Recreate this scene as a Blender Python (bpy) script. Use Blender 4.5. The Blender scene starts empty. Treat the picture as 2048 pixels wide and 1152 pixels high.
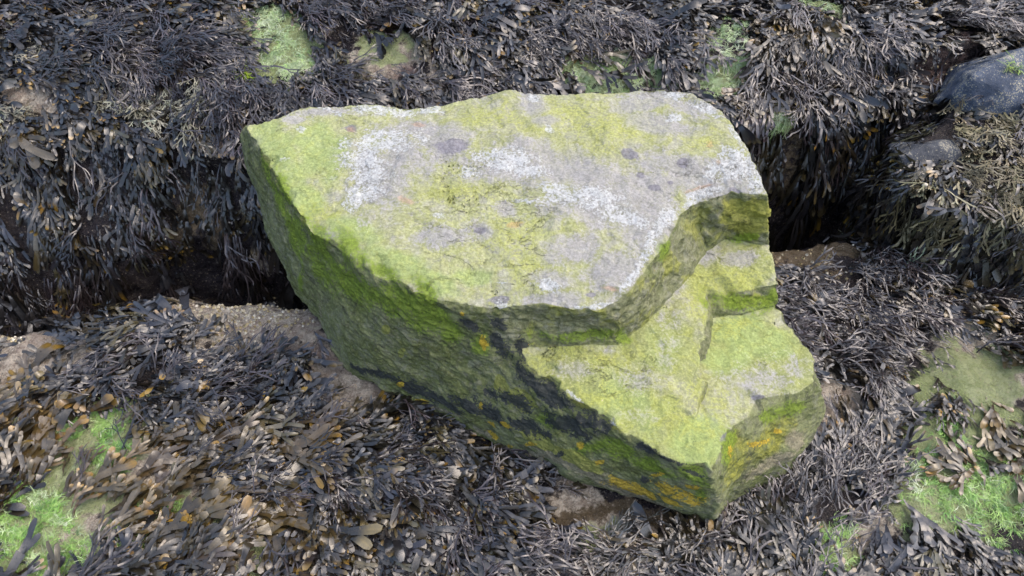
import bpy, bmesh, math, random, time
import numpy as np
from mathutils import Vector
from mathutils.bvhtree import BVHTree
T0 = time.time()
scn = bpy.context.scene
COL = scn.collection
R = math.radians

# ------------------------------------------------------------------ camera, sky, sun, exposure
CAM_H, PITCH, LENS = 2.3, R(52), 26.0
cam_d = bpy.data.cameras.new('camera'); cam = bpy.data.objects.new('camera', cam_d); COL.objects.link(cam)
cam.location = (0, 0, CAM_H); cam.rotation_euler = (R(90) - PITCH, 0, 0)
cam_d.lens = LENS; cam_d.sensor_width = 36; cam_d.clip_start = 0.05; cam_d.clip_end = 500
scn.camera = cam
SUN_EL, SUN_AZ = R(60), R(82)          # azimuth measured from +Y (away from the camera) towards +X
world = bpy.data.worlds.new('World'); scn.world = world; world.use_nodes = True
wn = world.node_tree; wn.nodes.clear()
sky = wn.nodes.new('ShaderNodeTexSky'); sky.sky_type = 'NISHITA'; sky.sun_disc = False
sky.sun_elevation = SUN_EL; sky.sun_rotation = SUN_AZ; sky.air_density = 1.0; sky.dust_density = 4.0; sky.ozone_density = 1.0
bg = wn.nodes.new('ShaderNodeBackground'); bg.inputs['Strength'].default_value = 0.15
wo = wn.nodes.new('ShaderNodeOutputWorld')
wn.links.new(sky.outputs[0], bg.inputs[0]); wn.links.new(bg.outputs[0], wo.inputs[0])
sd = bpy.data.lights.new('sun', 'SUN'); sd.energy = 0.6; sd.angle = R(120); sd.color = (1, .96, .9)
sun = bpy.data.objects.new('sun', sd); COL.objects.link(sun); sun.location = (0, 0, 8)
sv = Vector((math.sin(SUN_AZ) * math.cos(SUN_EL), math.cos(SUN_AZ) * math.cos(SUN_EL), math.sin(SUN_EL)))
sun.rotation_euler = (-sv).to_track_quat('-Z', 'Y').to_euler()
scn.view_settings.view_transform = 'Standard'; scn.view_settings.look = 'None'
scn.view_settings.exposure = 1.22; scn.view_settings.gamma = 1.0

# ------------------------------------------------------------------ helpers
rng = np.random.default_rng(7)
FPX = LENS / 36 * 2048
FWD = np.array([0, math.cos(PITCH), -math.sin(PITCH)]); UPV = np.array([0, math.sin(PITCH), math.cos(PITCH)])
CP = np.array([0, 0, CAM_H])
def ray(px, py):
    d = FWD + (px - 1024) / FPX * np.array([1., 0, 0]) + (576 - py) / FPX * UPV
    return d
def at(px, py, z):
    d = ray(px, py); t = (z - CAM_H) / d[2]
    return CP + t * d
def topix(P):
    q = P - CP
    dep = q @ FWD
    return 1024 + FPX * q[:, 0] / dep, 576 - FPX * (q @ UPV) / dep, dep

_perm = np.random.default_rng(3).permutation(256); _perm = np.concatenate([_perm, _perm, _perm])
_g = np.random.default_rng(4).normal(size=(256, 3)); _g /= np.linalg.norm(_g, axis=1)[:, None]
def perlin(P):
    P = np.asarray(P, dtype=np.float64)
    i = np.floor(P).astype(int); f = P - i; i &= 255
    u = f * f * f * (f * (f * 6 - 15) + 10)
    out = np.zeros(len(P))
    for dx in (0, 1):
        wx = u[:, 0] if dx else 1 - u[:, 0]
        for dy in (0, 1):
            wy = u[:, 1] if dy else 1 - u[:, 1]
            for dz in (0, 1):
                wz = u[:, 2] if dz else 1 - u[:, 2]
                h = _perm[_perm[_perm[(i[:, 0] + dx) & 255] + ((i[:, 1] + dy) & 255)] + ((i[:, 2] + dz) & 255)]
                g = _g[h]
                out += wx * wy * wz * (g[:, 0] * (f[:, 0] - dx) + g[:, 1] * (f[:, 1] - dy) + g[:, 2] * (f[:, 2] - dz))
    return out * 1.4
def fbm(P, s, oct=4, off=0.0):
    o = np.zeros(len(P)); a = 1.0
    for k in range(oct):
        o += a * perlin(P * s + off + 17.3 * k); s *= 2.03; a *= 0.5
    return o
def ridged(P, s, oct=3, off=0.0):
    o = np.zeros(len(P)); a = 1.0
    for k in range(oct):
        o += a * (1 - np.abs(perlin(P * s + off + 9.1 * k)) * 2); s *= 2.1; a *= 0.5
    return o
def sstep(a, b, x):
    t = np.clip((x - a) / (b - a), 0, 1); return t * t * (3 - 2 * t)

def mesh_obj(name, V, F, mat=None, smooth=True, parent=None):
    """V (n,3) array, F list of index arrays or an (m,k) int array"""
    me = bpy.data.meshes.new(name)
    F = np.asarray(F, dtype=np.int32); k = F.shape[1]; m = len(F)
    me.vertices.add(len(V)); me.vertices.foreach_set('co', np.ascontiguousarray(V, dtype=np.float32).ravel())
    me.loops.add(m * k); me.loops.foreach_set('vertex_index', F.ravel())
    me.polygons.add(m); me.polygons.foreach_set('loop_start', np.arange(0, m * k, k, dtype=np.int32))
    me.polygons.foreach_set('loop_total', np.full(m, k, dtype=np.int32))
    me.polygons.foreach_set('use_smooth', np.full(m, smooth, dtype=bool))
    me.update(calc_edges=True)
    o = bpy.data.objects.new(name, me); COL.objects.link(o)
    if mat: me.materials.append(mat)
    if parent: o.parent = parent
    return o
def set_attr(o, name, val):
    a = o.data.attributes.new(name, 'FLOAT', 'POINT'); a.data.foreach_set('value', np.ascontiguousarray(val, dtype=np.float32))
def set_col(o, rgba):
    a = o.data.color_attributes.new('Col', 'FLOAT_COLOR', 'POINT'); a.data.foreach_set('color', np.ascontiguousarray(rgba, dtype=np.float32).ravel())
def tag(o, label=None, cat=None, group=None, kind=None):
    if label: o['label'] = label
    if cat: o['category'] = cat
    if group: o['group'] = group
    if kind: o['kind'] = kind
    return o

# ------------------------------------------------------------------ node helper
class NT:
    def __init__(s, name):
        s.m = bpy.data.materials.new(name); s.m.use_nodes = True; s.t = s.m.node_tree; s.t.nodes.clear()
        s.out = s.n('ShaderNodeOutputMaterial'); s.b = s.n('ShaderNodeBsdfPrincipled'); s.t.links.new(s.b.outputs[0], s.out.inputs[0])
        s.co = s.n('ShaderNodeTexCoord').outputs['Object']
    def n(s, t): return s.t.nodes.new(t)
    def put(s, sock, v):
        if isinstance(v, bpy.types.NodeSocket): s.t.links.new(v, sock)
        elif isinstance(v, (tuple, list)) and len(v) == 3 and sock.type == 'RGBA': sock.default_value = (*v, 1)
        else: sock.default_value = v
    def attr(s, name):
        a = s.n('ShaderNodeAttribute'); a.attribute_name = name; return a
    def noise(s, scale, detail=4, rough=.55, dist=0, off=0, out='Fac', co=None):
        n = s.n('ShaderNodeTexNoise'); n.inputs['Scale'].default_value = scale; n.inputs['Detail'].default_value = detail
        n.inputs['Roughness'].default_value = rough; n.inputs['Distortion'].default_value = dist
        v = co or s.co
        if off:
            a = s.n('ShaderNodeVectorMath'); a.operation = 'ADD'; s.t.links.new(v, a.inputs[0]); a.inputs[1].default_value = (off, off * .7, -off); v = a.outputs[0]
        s.t.links.new(v, n.inputs['Vector']); return n.outputs[out]
    def voro(s, scale, feature='F1', rnd=1.0, out='Distance', co=None):
        n = s.n('ShaderNodeTexVoronoi'); n.feature = feature; n.inputs['Scale'].default_value = scale; n.inputs['Randomness'].default_value = rnd
        s.t.links.new(co or s.co, n.inputs['Vector']); return n.outputs[out]
    def math(s, op, a, b=0.0, c=0.0, clamp=False):
        n = s.n('ShaderNodeMath'); n.operation = op; n.use_clamp = clamp
        s.put(n.inputs[0], a); s.put(n.inputs[1], b); s.put(n.inputs[2], c); return n.outputs[0]
    def step(s, x, lo, hi):
        n = s.n('ShaderNodeMapRange'); n.interpolation_type = 'SMOOTHSTEP'; s.put(n.inputs['Value'], x)
        n.inputs['From Min'].default_value = lo; n.inputs['From Max'].default_value = hi; return n.outputs[0]
    def mix(s, f, a, b, mode='MIX'):
        n = s.n('ShaderNodeMix'); n.data_type = 'RGBA'; n.blend_type = mode; s.put(n.inputs[0], f); s.put(n.inputs[6], a); s.put(n.inputs[7], b); return n.outputs[2]
    def mask(s, attr, nz, k, lo=.42, hi=.58):
        """soft painted mask broken up by noise: crisp irregular edges"""
        x = s.math('MULTIPLY_ADD', s.math('SUBTRACT', nz, .5), k * 1.6, s.attr(attr).outputs['Fac'])
        return s.step(x, lo, hi)
    def bump(s, h, strength, dist, prev=None):
        b = s.n('ShaderNodeBump'); s.put(b.inputs['Strength'], strength); b.inputs['Distance'].default_value = dist
        s.put(b.inputs['Height'], h)
        if prev: s.t.links.new(prev, b.inputs['Normal'])
        return b.outputs[0]

# ------------------------------------------------------------------ the shore: one continuous rock sheet
LIPZ = 0.02
lip = np.array([at(*p, LIPZ) for p in [(-900, 700), (-300, 690), (0, 662), (130, 655), (240, 625), (330, 604), (450, 608), (600, 603), (800, 570), (1200, 530), (1540, 494), (1620, 487), (1690, 478), (1790, 500), (2048, 520), (2500, 540), (3100, 560)]])
face_top = np.array([at(*p, .31) for p in [(-900, 320), (-300, 300), (0, 275), (200, 268), (300, 275), (420, 305), (520, 320), (800, 290), (1200, 250), (1480, 232), (1560, 226), (1700, 215), (1850, 200), (2048, 170), (2500, 160), (3100, 150)]])
def lip_y(x): return np.interp(x, lip[:, 0], lip[:, 1])
def top_y(x): return np.interp(x, face_top[:, 0], face_top[:, 1])
def profile(x):
    ly, ty = lip_y(x), top_y(x)
    fb = np.minimum(ly + .30, ty - .12)          # foot of the far face
    rec = sstep(-.25, .15, x)                     # the second dark gap, at the far right
    st = [(-3.0 + 0 * x, -.10 + 0 * x), (0.2 + 0 * x, -.02 + 0 * x), (.55 + 0 * x, -.01 + 0 * x), (ly - .45, .0 + 0 * x), (ly - .12, LIPZ + .004 + 0 * x), (ly - .03, LIPZ + 0 * x),
          (ly + .015, LIPZ - .05 + 0 * x), (ly + .03, LIPZ - .2 + 0 * x), (ly + .05, -.42 + 0 * x), (.5 * (ly + .05 + fb), -.46 + 0 * x), (fb, -.38 + 0 * x),
          (fb * .6 + ty * .4, -.02 + 0 * x), (fb * .15 + ty * .85, .22 + 0 * x), (ty, .31 + 0 * x), (ty + .14, .345 + 0 * x), (2.75 + 0 * x, .45 + 0 * x), (3.02 + 0 * x, .5 - .02 * rec),
          (3.10 + .0 * x, .52 - .30 * rec), (3.25 + 0 * x, .54 - .36 * rec), (3.34 + 0 * x, .56 - .1 * rec), (3.30 + .1 * (1 - rec), .60 + .10 * rec), (3.45 + 0 * x, .64 + .14 * rec), (5.0 + 0 * x, .9 + 0 * x), (9.0 + 0 * x, 1.2 + 0 * x)]
    return np.array([s[0] for s in st]), np.array([s[1] for s in st])
def build_shore():
    xs = np.concatenate([np.linspace(-7, -2.7, 24, endpoint=False), np.linspace(-2.7, 2.9, 480, endpoint=False), np.linspace(2.9, 7, 24)])
    py, pz = profile(xs)                         # (S, nx)
    n = [20, 10, 44, 60, 30, 14, 16, 18, 14, 20, 34, 44, 30, 16, 48, 30, 12, 14, 12, 10, 12, 20, 12]
    Y, Z = [], []
    S = len(py)
    for i in range(S - 1):
        a, b, c, d = [np.clip(k, 0, S - 1) for k in (i - 1, i, i + 1, i + 2)]
        t = np.linspace(0, 1, n[i], endpoint=(i == S - 2))[:, None]
        def cr(p):
            m1 = .35 * (p[c] - p[a]); m2 = .35 * (p[d] - p[b])
            h = p[c] - p[b]
            lim = np.abs(h) * 1.2 + .01
            m1 = np.clip(m1, -lim, lim); m2 = np.clip(m2, -lim, lim)
            return p[b] * (2 * t**3 - 3 * t**2 + 1) + m1 * (t**3 - 2 * t**2 + t) + p[c] * (-2 * t**3 + 3 * t**2) + m2 * (t**3 - t**2)
        Y.append(cr(py)); Z.append(cr(pz))
    Y = np.concatenate(Y); Z = np.concatenate(Z); ny, nx = Y.shape
    V = np.stack([np.broadcast_to(xs, Y.shape), Y, Z], -1)
    du = np.gradient(V, axis=1); dv = np.gradient(V, axis=0)
    N = np.cross(du, dv); N /= np.linalg.norm(N, axis=-1, keepdims=True) + 1e-12
    V = V.reshape(-1, 3); N = N.reshape(-1, 3)
    d = .035 * fbm(V, 1.9, 3) + .022 * fbm(V, 6, 4, 31.) + .006 * fbm(V, 28, 3, 5.)
    V = V + N * d[:, None]
    idx = np.arange(ny * nx).reshape(ny, nx)
    F = np.stack([idx[:-1, :-1], idx[:-1, 1:], idx[1:, 1:], idx[1:, :-1]], -1).reshape(-1, 4)
    return V, F
shoreV, shoreF = build_shore()
shore = tag(mesh_obj('rocky_shore_ground', shoreV, shoreF), kind='structure')

# ------------------------------------------------------------------ rock builder
def refine(V, F, L):
    """split long edges until every edge is shorter than L"""
    bm = bmesh.new()
    vs = [bm.verts.new(v) for v in V]
    for f in F:
        try: bm.faces.new([vs[i] for i in f])
        except ValueError: pass
    bmesh.ops.remove_doubles(bm, verts=bm.verts, dist=1e-5)
    bmesh.ops.triangulate(bm, faces=bm.faces, ngon_method='BEAUTY')
    bmesh.ops.recalc_face_normals(bm, faces=bm.faces)
    for _ in range(14):
        es = [e for e in bm.edges if e.calc_length() > L]
        if not es: break
        bmesh.ops.subdivide_edges(bm, edges=es, cuts=1, use_grid_fill=False)
        ng = [f for f in bm.faces if len(f.verts) > 3]
        if ng: bmesh.ops.triangulate(bm, faces=ng)
    bm.verts.ensure_lookup_table(); bm.verts.index_update()
    V = np.array([v.co[:] for v in bm.verts]); F = np.array([[v.index for v in f.verts] for f in bm.faces]); E = np.array([[e.verts[0].index, e.verts[1].index] for e in bm.edges])
    bm.free(); return V, F, E
def lap(V, E, it, k=.5):
    n = np.bincount(E.ravel(), minlength=len(V))[:, None]
    for _ in range(it):
        S = np.zeros_like(V)
        for c in range(3):
            S[:, c] = np.bincount(E[:, 0], V[E[:, 1], c], len(V)) + np.bincount(E[:, 1], V[E[:, 0], c], len(V))
        V = V + k * (S / n - V)
    return V
def vnorm(V, F):
    n = np.cross(V[F[:, 1]] - V[F[:, 0]], V[F[:, 2]] - V[F[:, 0]])
    N = np.stack([np.bincount(F.ravel(), np.repeat(n[:, c], 3), len(V)) for c in range(3)], -1)
    return N / (np.linalg.norm(N, axis=1)[:, None] + 1e-12)

# ------------------------------------------------------------------ the boulder
def boulder_cage():
    P = []; names = {}; F = []
    def v(name, px=None, py=None, z=None, co=None):
        if name not in names:
            names[name] = len(P); P.append(np.array(co) if co is not None else at(px, py, z))
        return names[name]
    top = dict(A1=(493, 250, .66), A2=(555, 237, .67), A3=(600, 216, .66), A4=(700, 210, .66), A5=(810, 213, .655), A6=(885, 212, .66), A7=(930, 196, .67), A8=(1010, 185, .68), A9=(1060, 186, .675), A10=(1130, 190, .67),
               A11=(1230, 189, .67), A12=(1310, 178, .68), A13=(1385, 190, .68), A14=(1440, 222, .68), A15=(1465, 265, .67), A16=(1512, 332, .655), A17=(1535, 388, .64),
               D1=(1537, 490, .434), E0=(1558, 568, .42), F0=(1550, 612, .345), Q1=(1576, 652, .335), Q2=(1600, 690, .325), Q3=(1624, 720, .315), R1=(1632, 762, .31),
               R2=(1590, 788, .315), R3=(1550, 803, .305), R4=(1512, 795, .325), R5=(1470, 848, .33), R6=(1440, 882, .335), H8=(1422, 942, .335), H7=(1330, 910, .345), H6=(1260, 870, .36), H5=(1200, 830, .375), H4=(1150, 795, .385),
               H3=(1100, 755, .40), H2=(1060, 730, .41), H1=(1040, 695, .44), B11=(990, 620, .575), C1=(905, 606, .595), C2=(850, 588, .60), C3=(805, 563, .605), C4=(765, 545, .61), C5=(722, 518, .61), C6=(680, 487, .615),
               C7=(622, 466, .62), C8=(592, 420, .63), C9=(566, 370, .64), C10=(540, 322, .65), C11=(513, 290, .655))
    for k, a in top.items(): v(k, *a)
    for k, a in dict(B1=(1470, 386, .635), B2=(1402, 403, .625), B3=(1358, 430, .62), B4=(1335, 475, .615), B5=(1308, 515, .61), B6=(1272, 560, .605), B7=(1242, 594, .60), B8=(1190, 622, .595), B9=(1148, 622, .595), B10=(1085, 606, .595),
                     D2=(1450, 478, .435), D3=(1415, 502, .435), D4=(1385, 545, .43), D5=(1330, 605, .425), D6=(1290, 645, .42), D7=(1240, 690, .415), D8=(1190, 690, .42), D9=(1130, 690, .425), D10=(1080, 694, .43),
                     W1=(1500, 440, .528), W2=(1436, 440, .556), W3=(1396, 452, .512), W4=(1364, 498, .540), W5=(1322, 557, .500), W6=(1292, 597, .536), W7=(1243, 642, .532), W8=(1190, 658, .478), W9=(1122, 645, .520), W10=(1068, 650, .500),
                     K=(1318, 897, .349), E7=(1382, 830, .362), E6=(1405, 762, .372), E5=(1398, 700, .385), E4=(1411, 640, .405), E3=(1413, 578, .415), E2=(1480, 583, .42),
                     F3=(1420, 636, .345), F2=(1480, 628, .345), F4=(1421, 655, .345), F5=(1408, 712, .345), F6=(1415, 772, .345), F7=(1394, 840, .345),
                     p1=(800, 300, .668), p2=(1000, 300, .672), p3=(1250, 280, .675), p4=(760, 420, .64), p5=(960, 470, .635), p6=(1180, 440, .642), p7=(1350, 330, .66), p8=(1060, 560, .61), p9=(640, 320, .655), p10=(1120, 240, .682)).items(): v(k, *a)
    bot = dict(A1=(522, 345, .30), R1=(1622, 850, .08), R2=(1600, 890, .05), R3=(1562, 938, .03), R4=(1522, 964, .02), R5=(1480, 986, .01), R6=(1440, 1016, .0), H8=(1412, 1036, -.01), H7=(1310, 1003, .0), H6=(1205, 968, .0), H5=(1115, 943, .0),
               H4=(1050, 915, .0), H3=(1000, 890, .0), H2=(945, 862, .0), H1=(890, 834, .0), B11=(830, 800, .02), C1=(772, 778, .02), C2=(735, 762, .02), C3=(700, 740, .02), C4=(676, 712, .03), C5=(656, 675, .04), C6=(641, 640, .06),
               C7=(620, 610, .07), C8=(598, 586, .08), C9=(575, 540, .12), C10=(545, 470, .2), C11=(526, 400, .26))
    hid = {k: (-.02, -.06, .12) for k in ('A2', 'A3', 'A4', 'A5', 'A6', 'A7', 'A8', 'A9', 'A10', 'A11', 'A12', 'A13')}
    hid.update(A14=(-.06, -.06, .1), A15=(-.08, -.04, .05), A16=(-.08, -.02, .0), A17=(-.06, -.01, .0), D1=(-.04, 0, .0), E0=(-.05, .01, .0), F0=(-.04, .02, .0), Q1=(-.04, .02, .02), Q2=(-.04, .01, .04), Q3=(-.02, .0, .06))
    ring = list(top.keys())
    cen = np.array([.05, 1.45, .3])
    rows = 5
    grid = []
    for k in ring:
        a = P[names[k]]
        b = at(*bot[k]) if k in bot else np.array([a[0] + hid[k][0], a[1] + hid[k][1], hid[k][2]])
        out = (a + b) / 2 - cen; out[2] = 0; out /= np.linalg.norm(out)
        col = [names[k]]
        for r in range(1, rows + 1):
            t = r / rows
            bul = .035 * math.sin(math.pi * min(1, t * .9)) if k in bot else .02 * math.sin(math.pi * t)
            col.append(v(f'{k}_{r}', co=a * (1 - t) + b * t + out * bul))
        grid.append(col)
    n = len(ring)
    for i in range(n):
        j = (i + 1) % n
        for r in range(rows): F.append([grid[i][r], grid[i][r + 1], grid[j][r + 1], grid[j][r]])
    cb = v('cb', co=(.1, 1.45, -.08))
    for i in range(n): F.append([grid[i][rows], cb, grid[(i + 1) % n][rows]])
    def poly(s): F.append([names[k] for k in s.split()])
    # plateau as a fan of polygons round inner control points
    for s in ['A1 A2 A3 p9 C10 C11', 'C10 p9 C7 C8 C9', 'A3 A4 p1 p9', 'p9 p1 p4 C6 C7', 'A4 A5 A6 p1', 'A6 A7 A8 p2 p1', 'p1 p2 p5 p4', 'p4 p5 C2 C3 C4 C5 C6', 'C2 p5 p8 B11 C1', 'A8 A9 A10 p10 p2', 'A10 A11 p10', 'A11 A12 p3 p10', 'p2 p10 p3 p6 p5',
              'p5 p6 B6 B7 B8 p8', 'p8 B8 B9 B10', 'p8 B10 B11', 'A12 A13 A14 A15 p7 p3', 'p3 p7 B3 p6', 'p6 B3 B4 B5 B6', 'p7 A15 A16 B1', 'p7 B1 B2 B3', 'A16 A17 B1']: poly(s)
    for s in ['A17 D1 W1', 'A17 W1 W2 B1', 'W1 D1 D2 W2', 'B1 W2 B2', 'B2 W2 W3 B3', 'W2 D2 D3 W3', 'B3 W3 W4 B4', 'W3 D3 D4 W4', 'B4 W4 W5 B5', 'W4 D4 D5 W5', 'B5 W5 W6 B6', 'W5 D5 D6 W6', 'B6 W6 W7 B7', 'W6 D6 D7 W7', 'B7 W7 W8 B8', 'W7 D7 D8 W8', 'B8 W8 W9 B9', 'W8 D8 D9 W9', 'B9 W9 W10 B10', 'W9 D9 D10 W10', 'B10 W10 B11', 'B11 W10 H1', 'W10 D10 H1']: poly(s)
    for s in ['D1 E0 E2 D2', 'D2 E2 E3 D3', 'D3 E3 D4', 'D4 E3 E4 D5', 'D5 E4 E5 D6', 'D6 E5 E6 D7', 'D7 E6 E7 H5 D8', 'E7 K H6 H5', 'D8 H5 H4 D9', 'D9 H4 H3 D10', 'D10 H3 H2 H1']: poly(s)
    for s in ['E0 F0 F2 E2', 'E2 F2 F3 E3', 'E3 F3 F4 E4', 'E4 F4 F5 E5', 'E5 F5 F6 E6', 'E6 F6 F7 E7', 'E7 F7 K']: poly(s)
    for s in ['K H7 H6', 'F0 Q1 F3 F2', 'F3 Q1 F5 F4', 'Q1 Q2 F6 F5', 'Q2 Q3 R1 R2 F6', 'F6 R2 R3 R4 F7', 'F7 R4 R5 H7 K', 'R5 R6 H7', 'R6 H8 H7']: poly(s)
    edges = [ring + ring[:1], 'A17 B1 B2 B3 B4 B5 B6 B7 B8 B9 B10 B11'.split(), 'E0 E2 E3 E4 E5 E6 E7 K'.split(), 'B7 W7 D7'.split(), 'B2 W2 D2'.split(), 'B4 W4 D4'.split()]
    edges = [[P[names[k]] for k in e] for e in edges]
    edges.append([P[names[f'H8_{r}']] for r in range(1, rows)])
    return np.array(P), F, edges
bV0, bF0, rims = boulder_cage()
bV, bF, bE = refine(bV0, bF0, .0068)
bV = lap(bV, bE, 2)
bN = vnorm(bV, bF)
bN0 = vnorm(lap(bV, bE, 8), bF); up = np.clip(bN0[:, 2], 0, 1)
Q = bV * np.array([1, 1, 1.6])
steepness = 1 - sstep(.55, .9, up)
# strata running down the side faces, chips and dents everywhere
Qs = (bV @ np.array([[.83, .3, .45], [-.2, .9, -.3], [-.5, .1, .85]])) * np.array([1., 1., 2.6])
disp = .011 * fbm(bV, 4.5, 3) + .0045 * fbm(Q, 13, 4, 40.) + .0016 * fbm(bV, 46, 3, 11.) \
    + steepness * (.002 * (ridged(Qs, 16, 3, 3.) - .9)) + (1 - steepness) * .0045 * (ridged(Q, 7, 3, 8.) - .9)
pl = fbm(bV, 4.6, 3, 70.) * 3.2
cell = np.floor(pl) + sstep(.0, .16, pl - np.floor(pl))          # shallow broken plates with crisp rims
disp += (.003 + .0015 * steepness) * cell
pl = fbm(Qs, 8.5, 3, 33.) * 3
disp += .0022 * steepness * (np.floor(pl) + sstep(0, .2, pl - np.floor(pl)))
bV = bV + bN * disp[:, None]
def chip(V, N, rims, g, gap, rad, dep):
    """knock flat flakes off the rims: everything outside a tilted plane near the rim is pressed back onto it"""
    for line in rims:
        for a, b in zip(line[:-1], line[1:]):
            for _ in range(max(1, int(np.linalg.norm(b - a) / gap))):
                p = a + (b - a) * g.random(); i = np.argmin(((V - p) ** 2).sum(1)); p = V[i]; r = g.uniform(*rad)
                m = np.where(((V - p) ** 2).sum(1) < r * r)[0]
                n = N[m].mean(0); n = n / np.linalg.norm(n) + g.normal(0, .4, 3); n /= np.linalg.norm(n)
                t = ((V[m] - p) ** 2).sum(1) / (r * r)
                sdist = (V[m] - p) @ n + g.uniform(*dep) - .02 * sstep(.5, 1, t)
                sdist = np.clip(sdist, 0, None) * .92
                V[m] -= sdist[:, None] * n
    return V
bV = chip(bV, bN, [rims[0][17:]] + rims[1:], np.random.default_rng(5), .11, (.025, .06), (.0, .006))
bV = chip(bV, bN, rims, np.random.default_rng(6), .05, (.010, .022), (.0, .003))
bN = vnorm(bV, bF)
boulder = tag(mesh_obj('boulder', bV, bF), 'large flat-topped grey boulder with yellow-green algae, lying across the gap between seaweed ledges', 'boulder')
bBVH = BVHTree.FromPolygons([tuple(p) for p in bV], [tuple(f) for f in bF])

# ------------------------------------------------------------------ lesser rocks
def hull_rock(name, pts, L, amp, seed, sm=6):
    bm = bmesh.new()
    for p in pts: bm.verts.new(p)
    r = bmesh.ops.convex_hull(bm, input=bm.verts)
    bmesh.ops.delete(bm, geom=[g for g in r['geom_interior'] if isinstance(g, bmesh.types.BMVert)], context='VERTS')
    bm.verts.index_update()
    V = [v.co[:] for v in bm.verts]; F = [[v.index for v in f.verts] for f in bm.faces]; bm.free()
    V, F, E = refine(V, F, L); V = lap(V, E, sm); N = vnorm(V, F)
    V = V + N * (amp * fbm(V, 6, 4, seed) + .35 * amp * fbm(V, 25, 3, seed + 3) + .4 * amp * (ridged(V, 9, 2, seed) - .9))[:, None]
    return V, F
def lump(px, py, z, rx, ry, rz, n=26, seed=0):
    g = np.random.default_rng(seed); d = g.normal(size=(n, 3)); d /= np.linalg.norm(d, axis=1)[:, None]
    d = np.sign(d) * np.abs(d) ** .7
    return at(px, py, z) + d * np.array([rx, ry, rz]) * g.uniform(.85, 1.1, (n, 1))
oc = np.concatenate([[at(*p) for p in [(1800, 330, .38), (1850, 285, .40), (1905, 215, .44), (1985, 160, .5), (2090, 105, .52), (2350, 120, .55), (2600, 330, .5), (1850, 400, .36), (1960, 400, .38), (2100, 440, .36), (2400, 520, .3),
                                        (1800, 480, .08), (1830, 540, .02), (1980, 585, .0), (2150, 610, .0), (2500, 640, -.02), (1775, 470, -.1), (1765, 400, .12)]],
                     [(1.75, 2.75, -.2), (2.6, 2.9, -.2), (3.1, 2.2, -.2), (1.5, 2.35, -.3), (1.5, 2.0, -.3), (2.9, 1.7, -.2)]])
outV, outF = hull_rock('rock', oc, .02, .02, 5., 8)
outcrop = tag(mesh_obj('rock_outcrop', outV, outF), 'broad weed-draped rock block right of the dark gap, carrying two bare slate-blue stones', 'rock')
bl = [at(*p) for p in [(1905, 188, .49), (1914, 218, .455), (1940, 232, .46), (1945, 150, .58), (1990, 122, .6), (2060, 95, .61), (2130, 90, .6), (1990, 175, .57), (2060, 150, .6), (2140, 190, .55), (2000, 235, .45), (2150, 280, .42)]] + [(1.9, 2.75, .35), (2.4, 2.75, .35), (1.75, 2.5, .35), (2.4, 2.3, .35)]
b1V, b1F = hull_rock('s', bl, .012, .008, 12., 6)
stone1 = tag(mesh_obj('bare_stone', b1V, b1F), 'rounded slate-blue stone with pale barnacle specks in the upper right corner', 'stone')
wl = [at(*p) for p in [(1796, 312, .44), (1806, 336, .40), (1830, 342, .40), (1850, 290, .455), (1905, 280, .445), (1915, 302, .44), (1870, 330, .41), (1885, 340, .39), (1925, 325, .40)]] + [(1.52, 2.3, .3), (1.75, 2.3, .3), (1.55, 2.1, .3), (1.8, 2.1, .3)]
b2V, b2F = hull_rock('s', wl, .012, .007, 22., 4)
stone2 = tag(mesh_obj('bare_stone', b2V, b2F), 'small wedge-shaped dark wet stone jutting toward the gap below the slate-blue stone', 'stone')

def tri(F): return np.concatenate([F[:, [0, 1, 2]], F[:, [0, 2, 3]]]) if F.shape[1] == 4 else F
gV = np.concatenate([shoreV, outV, b1V, b2V]); o1 = len(shoreV); o2 = o1 + len(outV); o3 = o2 + len(b1V)
gF = np.concatenate([tri(shoreF), outF + o1, b1F + o2, b2F + o3])
gSrc = np.concatenate([np.zeros(len(shoreF) * 2, int), np.ones(len(outF), int), np.full(len(b1F), 2), np.full(len(b2F), 3)])
gBVH = BVHTree.FromPolygons([tuple(p) for p in gV], [tuple(f) for f in gF])
print('rock done', time.time() - T0, len(bV), len(shoreV))

def hit(px, py, bvh=None):
    d = Vector(ray(px, py)).normalized()
    loc, n, i, dist = (bvh or gBVH).ray_cast(Vector(CP), d)
    return None if loc is None else np.array(loc)
def blob_field(V, blobs, bvh, nz, soft=.35, ragged=.35):
    """union of elliptical patches given by a centre and radii in the photograph, laid on the surface itself; returns 0..1 per vertex"""
    out = np.zeros(len(V))
    for b in blobs:
        px, py, rx, ry = b[:4]; ang = R(b[4]) if len(b) > 4 else 0; wt = b[5] if len(b) > 5 else 1
        c = hit(px, py, bvh)
        if c is None: continue
        dep = (c - CP) @ FWD
        ca, sa = math.cos(ang), math.sin(ang)
        e = []
        for dx, dy, r in ((ca, sa, rx), (-sa, ca, ry)):
            q = hit(px + dx * 4, py + dy * 4, bvh)
            w = None
            if q is not None:
                w = (q - c) * r / 4
                l0 = r * dep / FPX
                if np.linalg.norm(w) > 2.2 * l0: w *= 2.2 * l0 / np.linalg.norm(w)
            if w is None: w = np.array([dx, -dy * .7, -dy * .5]) * r * dep / FPX
            e.append(w)
        A = np.stack(e, 1); pin = np.linalg.pinv(A)
        rel = V - c
        rad = max(np.linalg.norm(e[0]), np.linalg.norm(e[1])) * 1.6
        m = np.where((rel * rel).sum(1) < rad * rad)[0]
        if not len(m): continue
        st = rel[m] @ pin.T
        perp = rel[m] - st @ A.T
        d = np.sqrt((st ** 2).sum(1) + (perp ** 2).sum(1) / (.5 * rad) ** 2)
        val = 1 - sstep(1 - soft, 1 + soft, d + ragged * nz[m])
        out[m] = np.maximum(out[m], wt * val)
    return out

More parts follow.
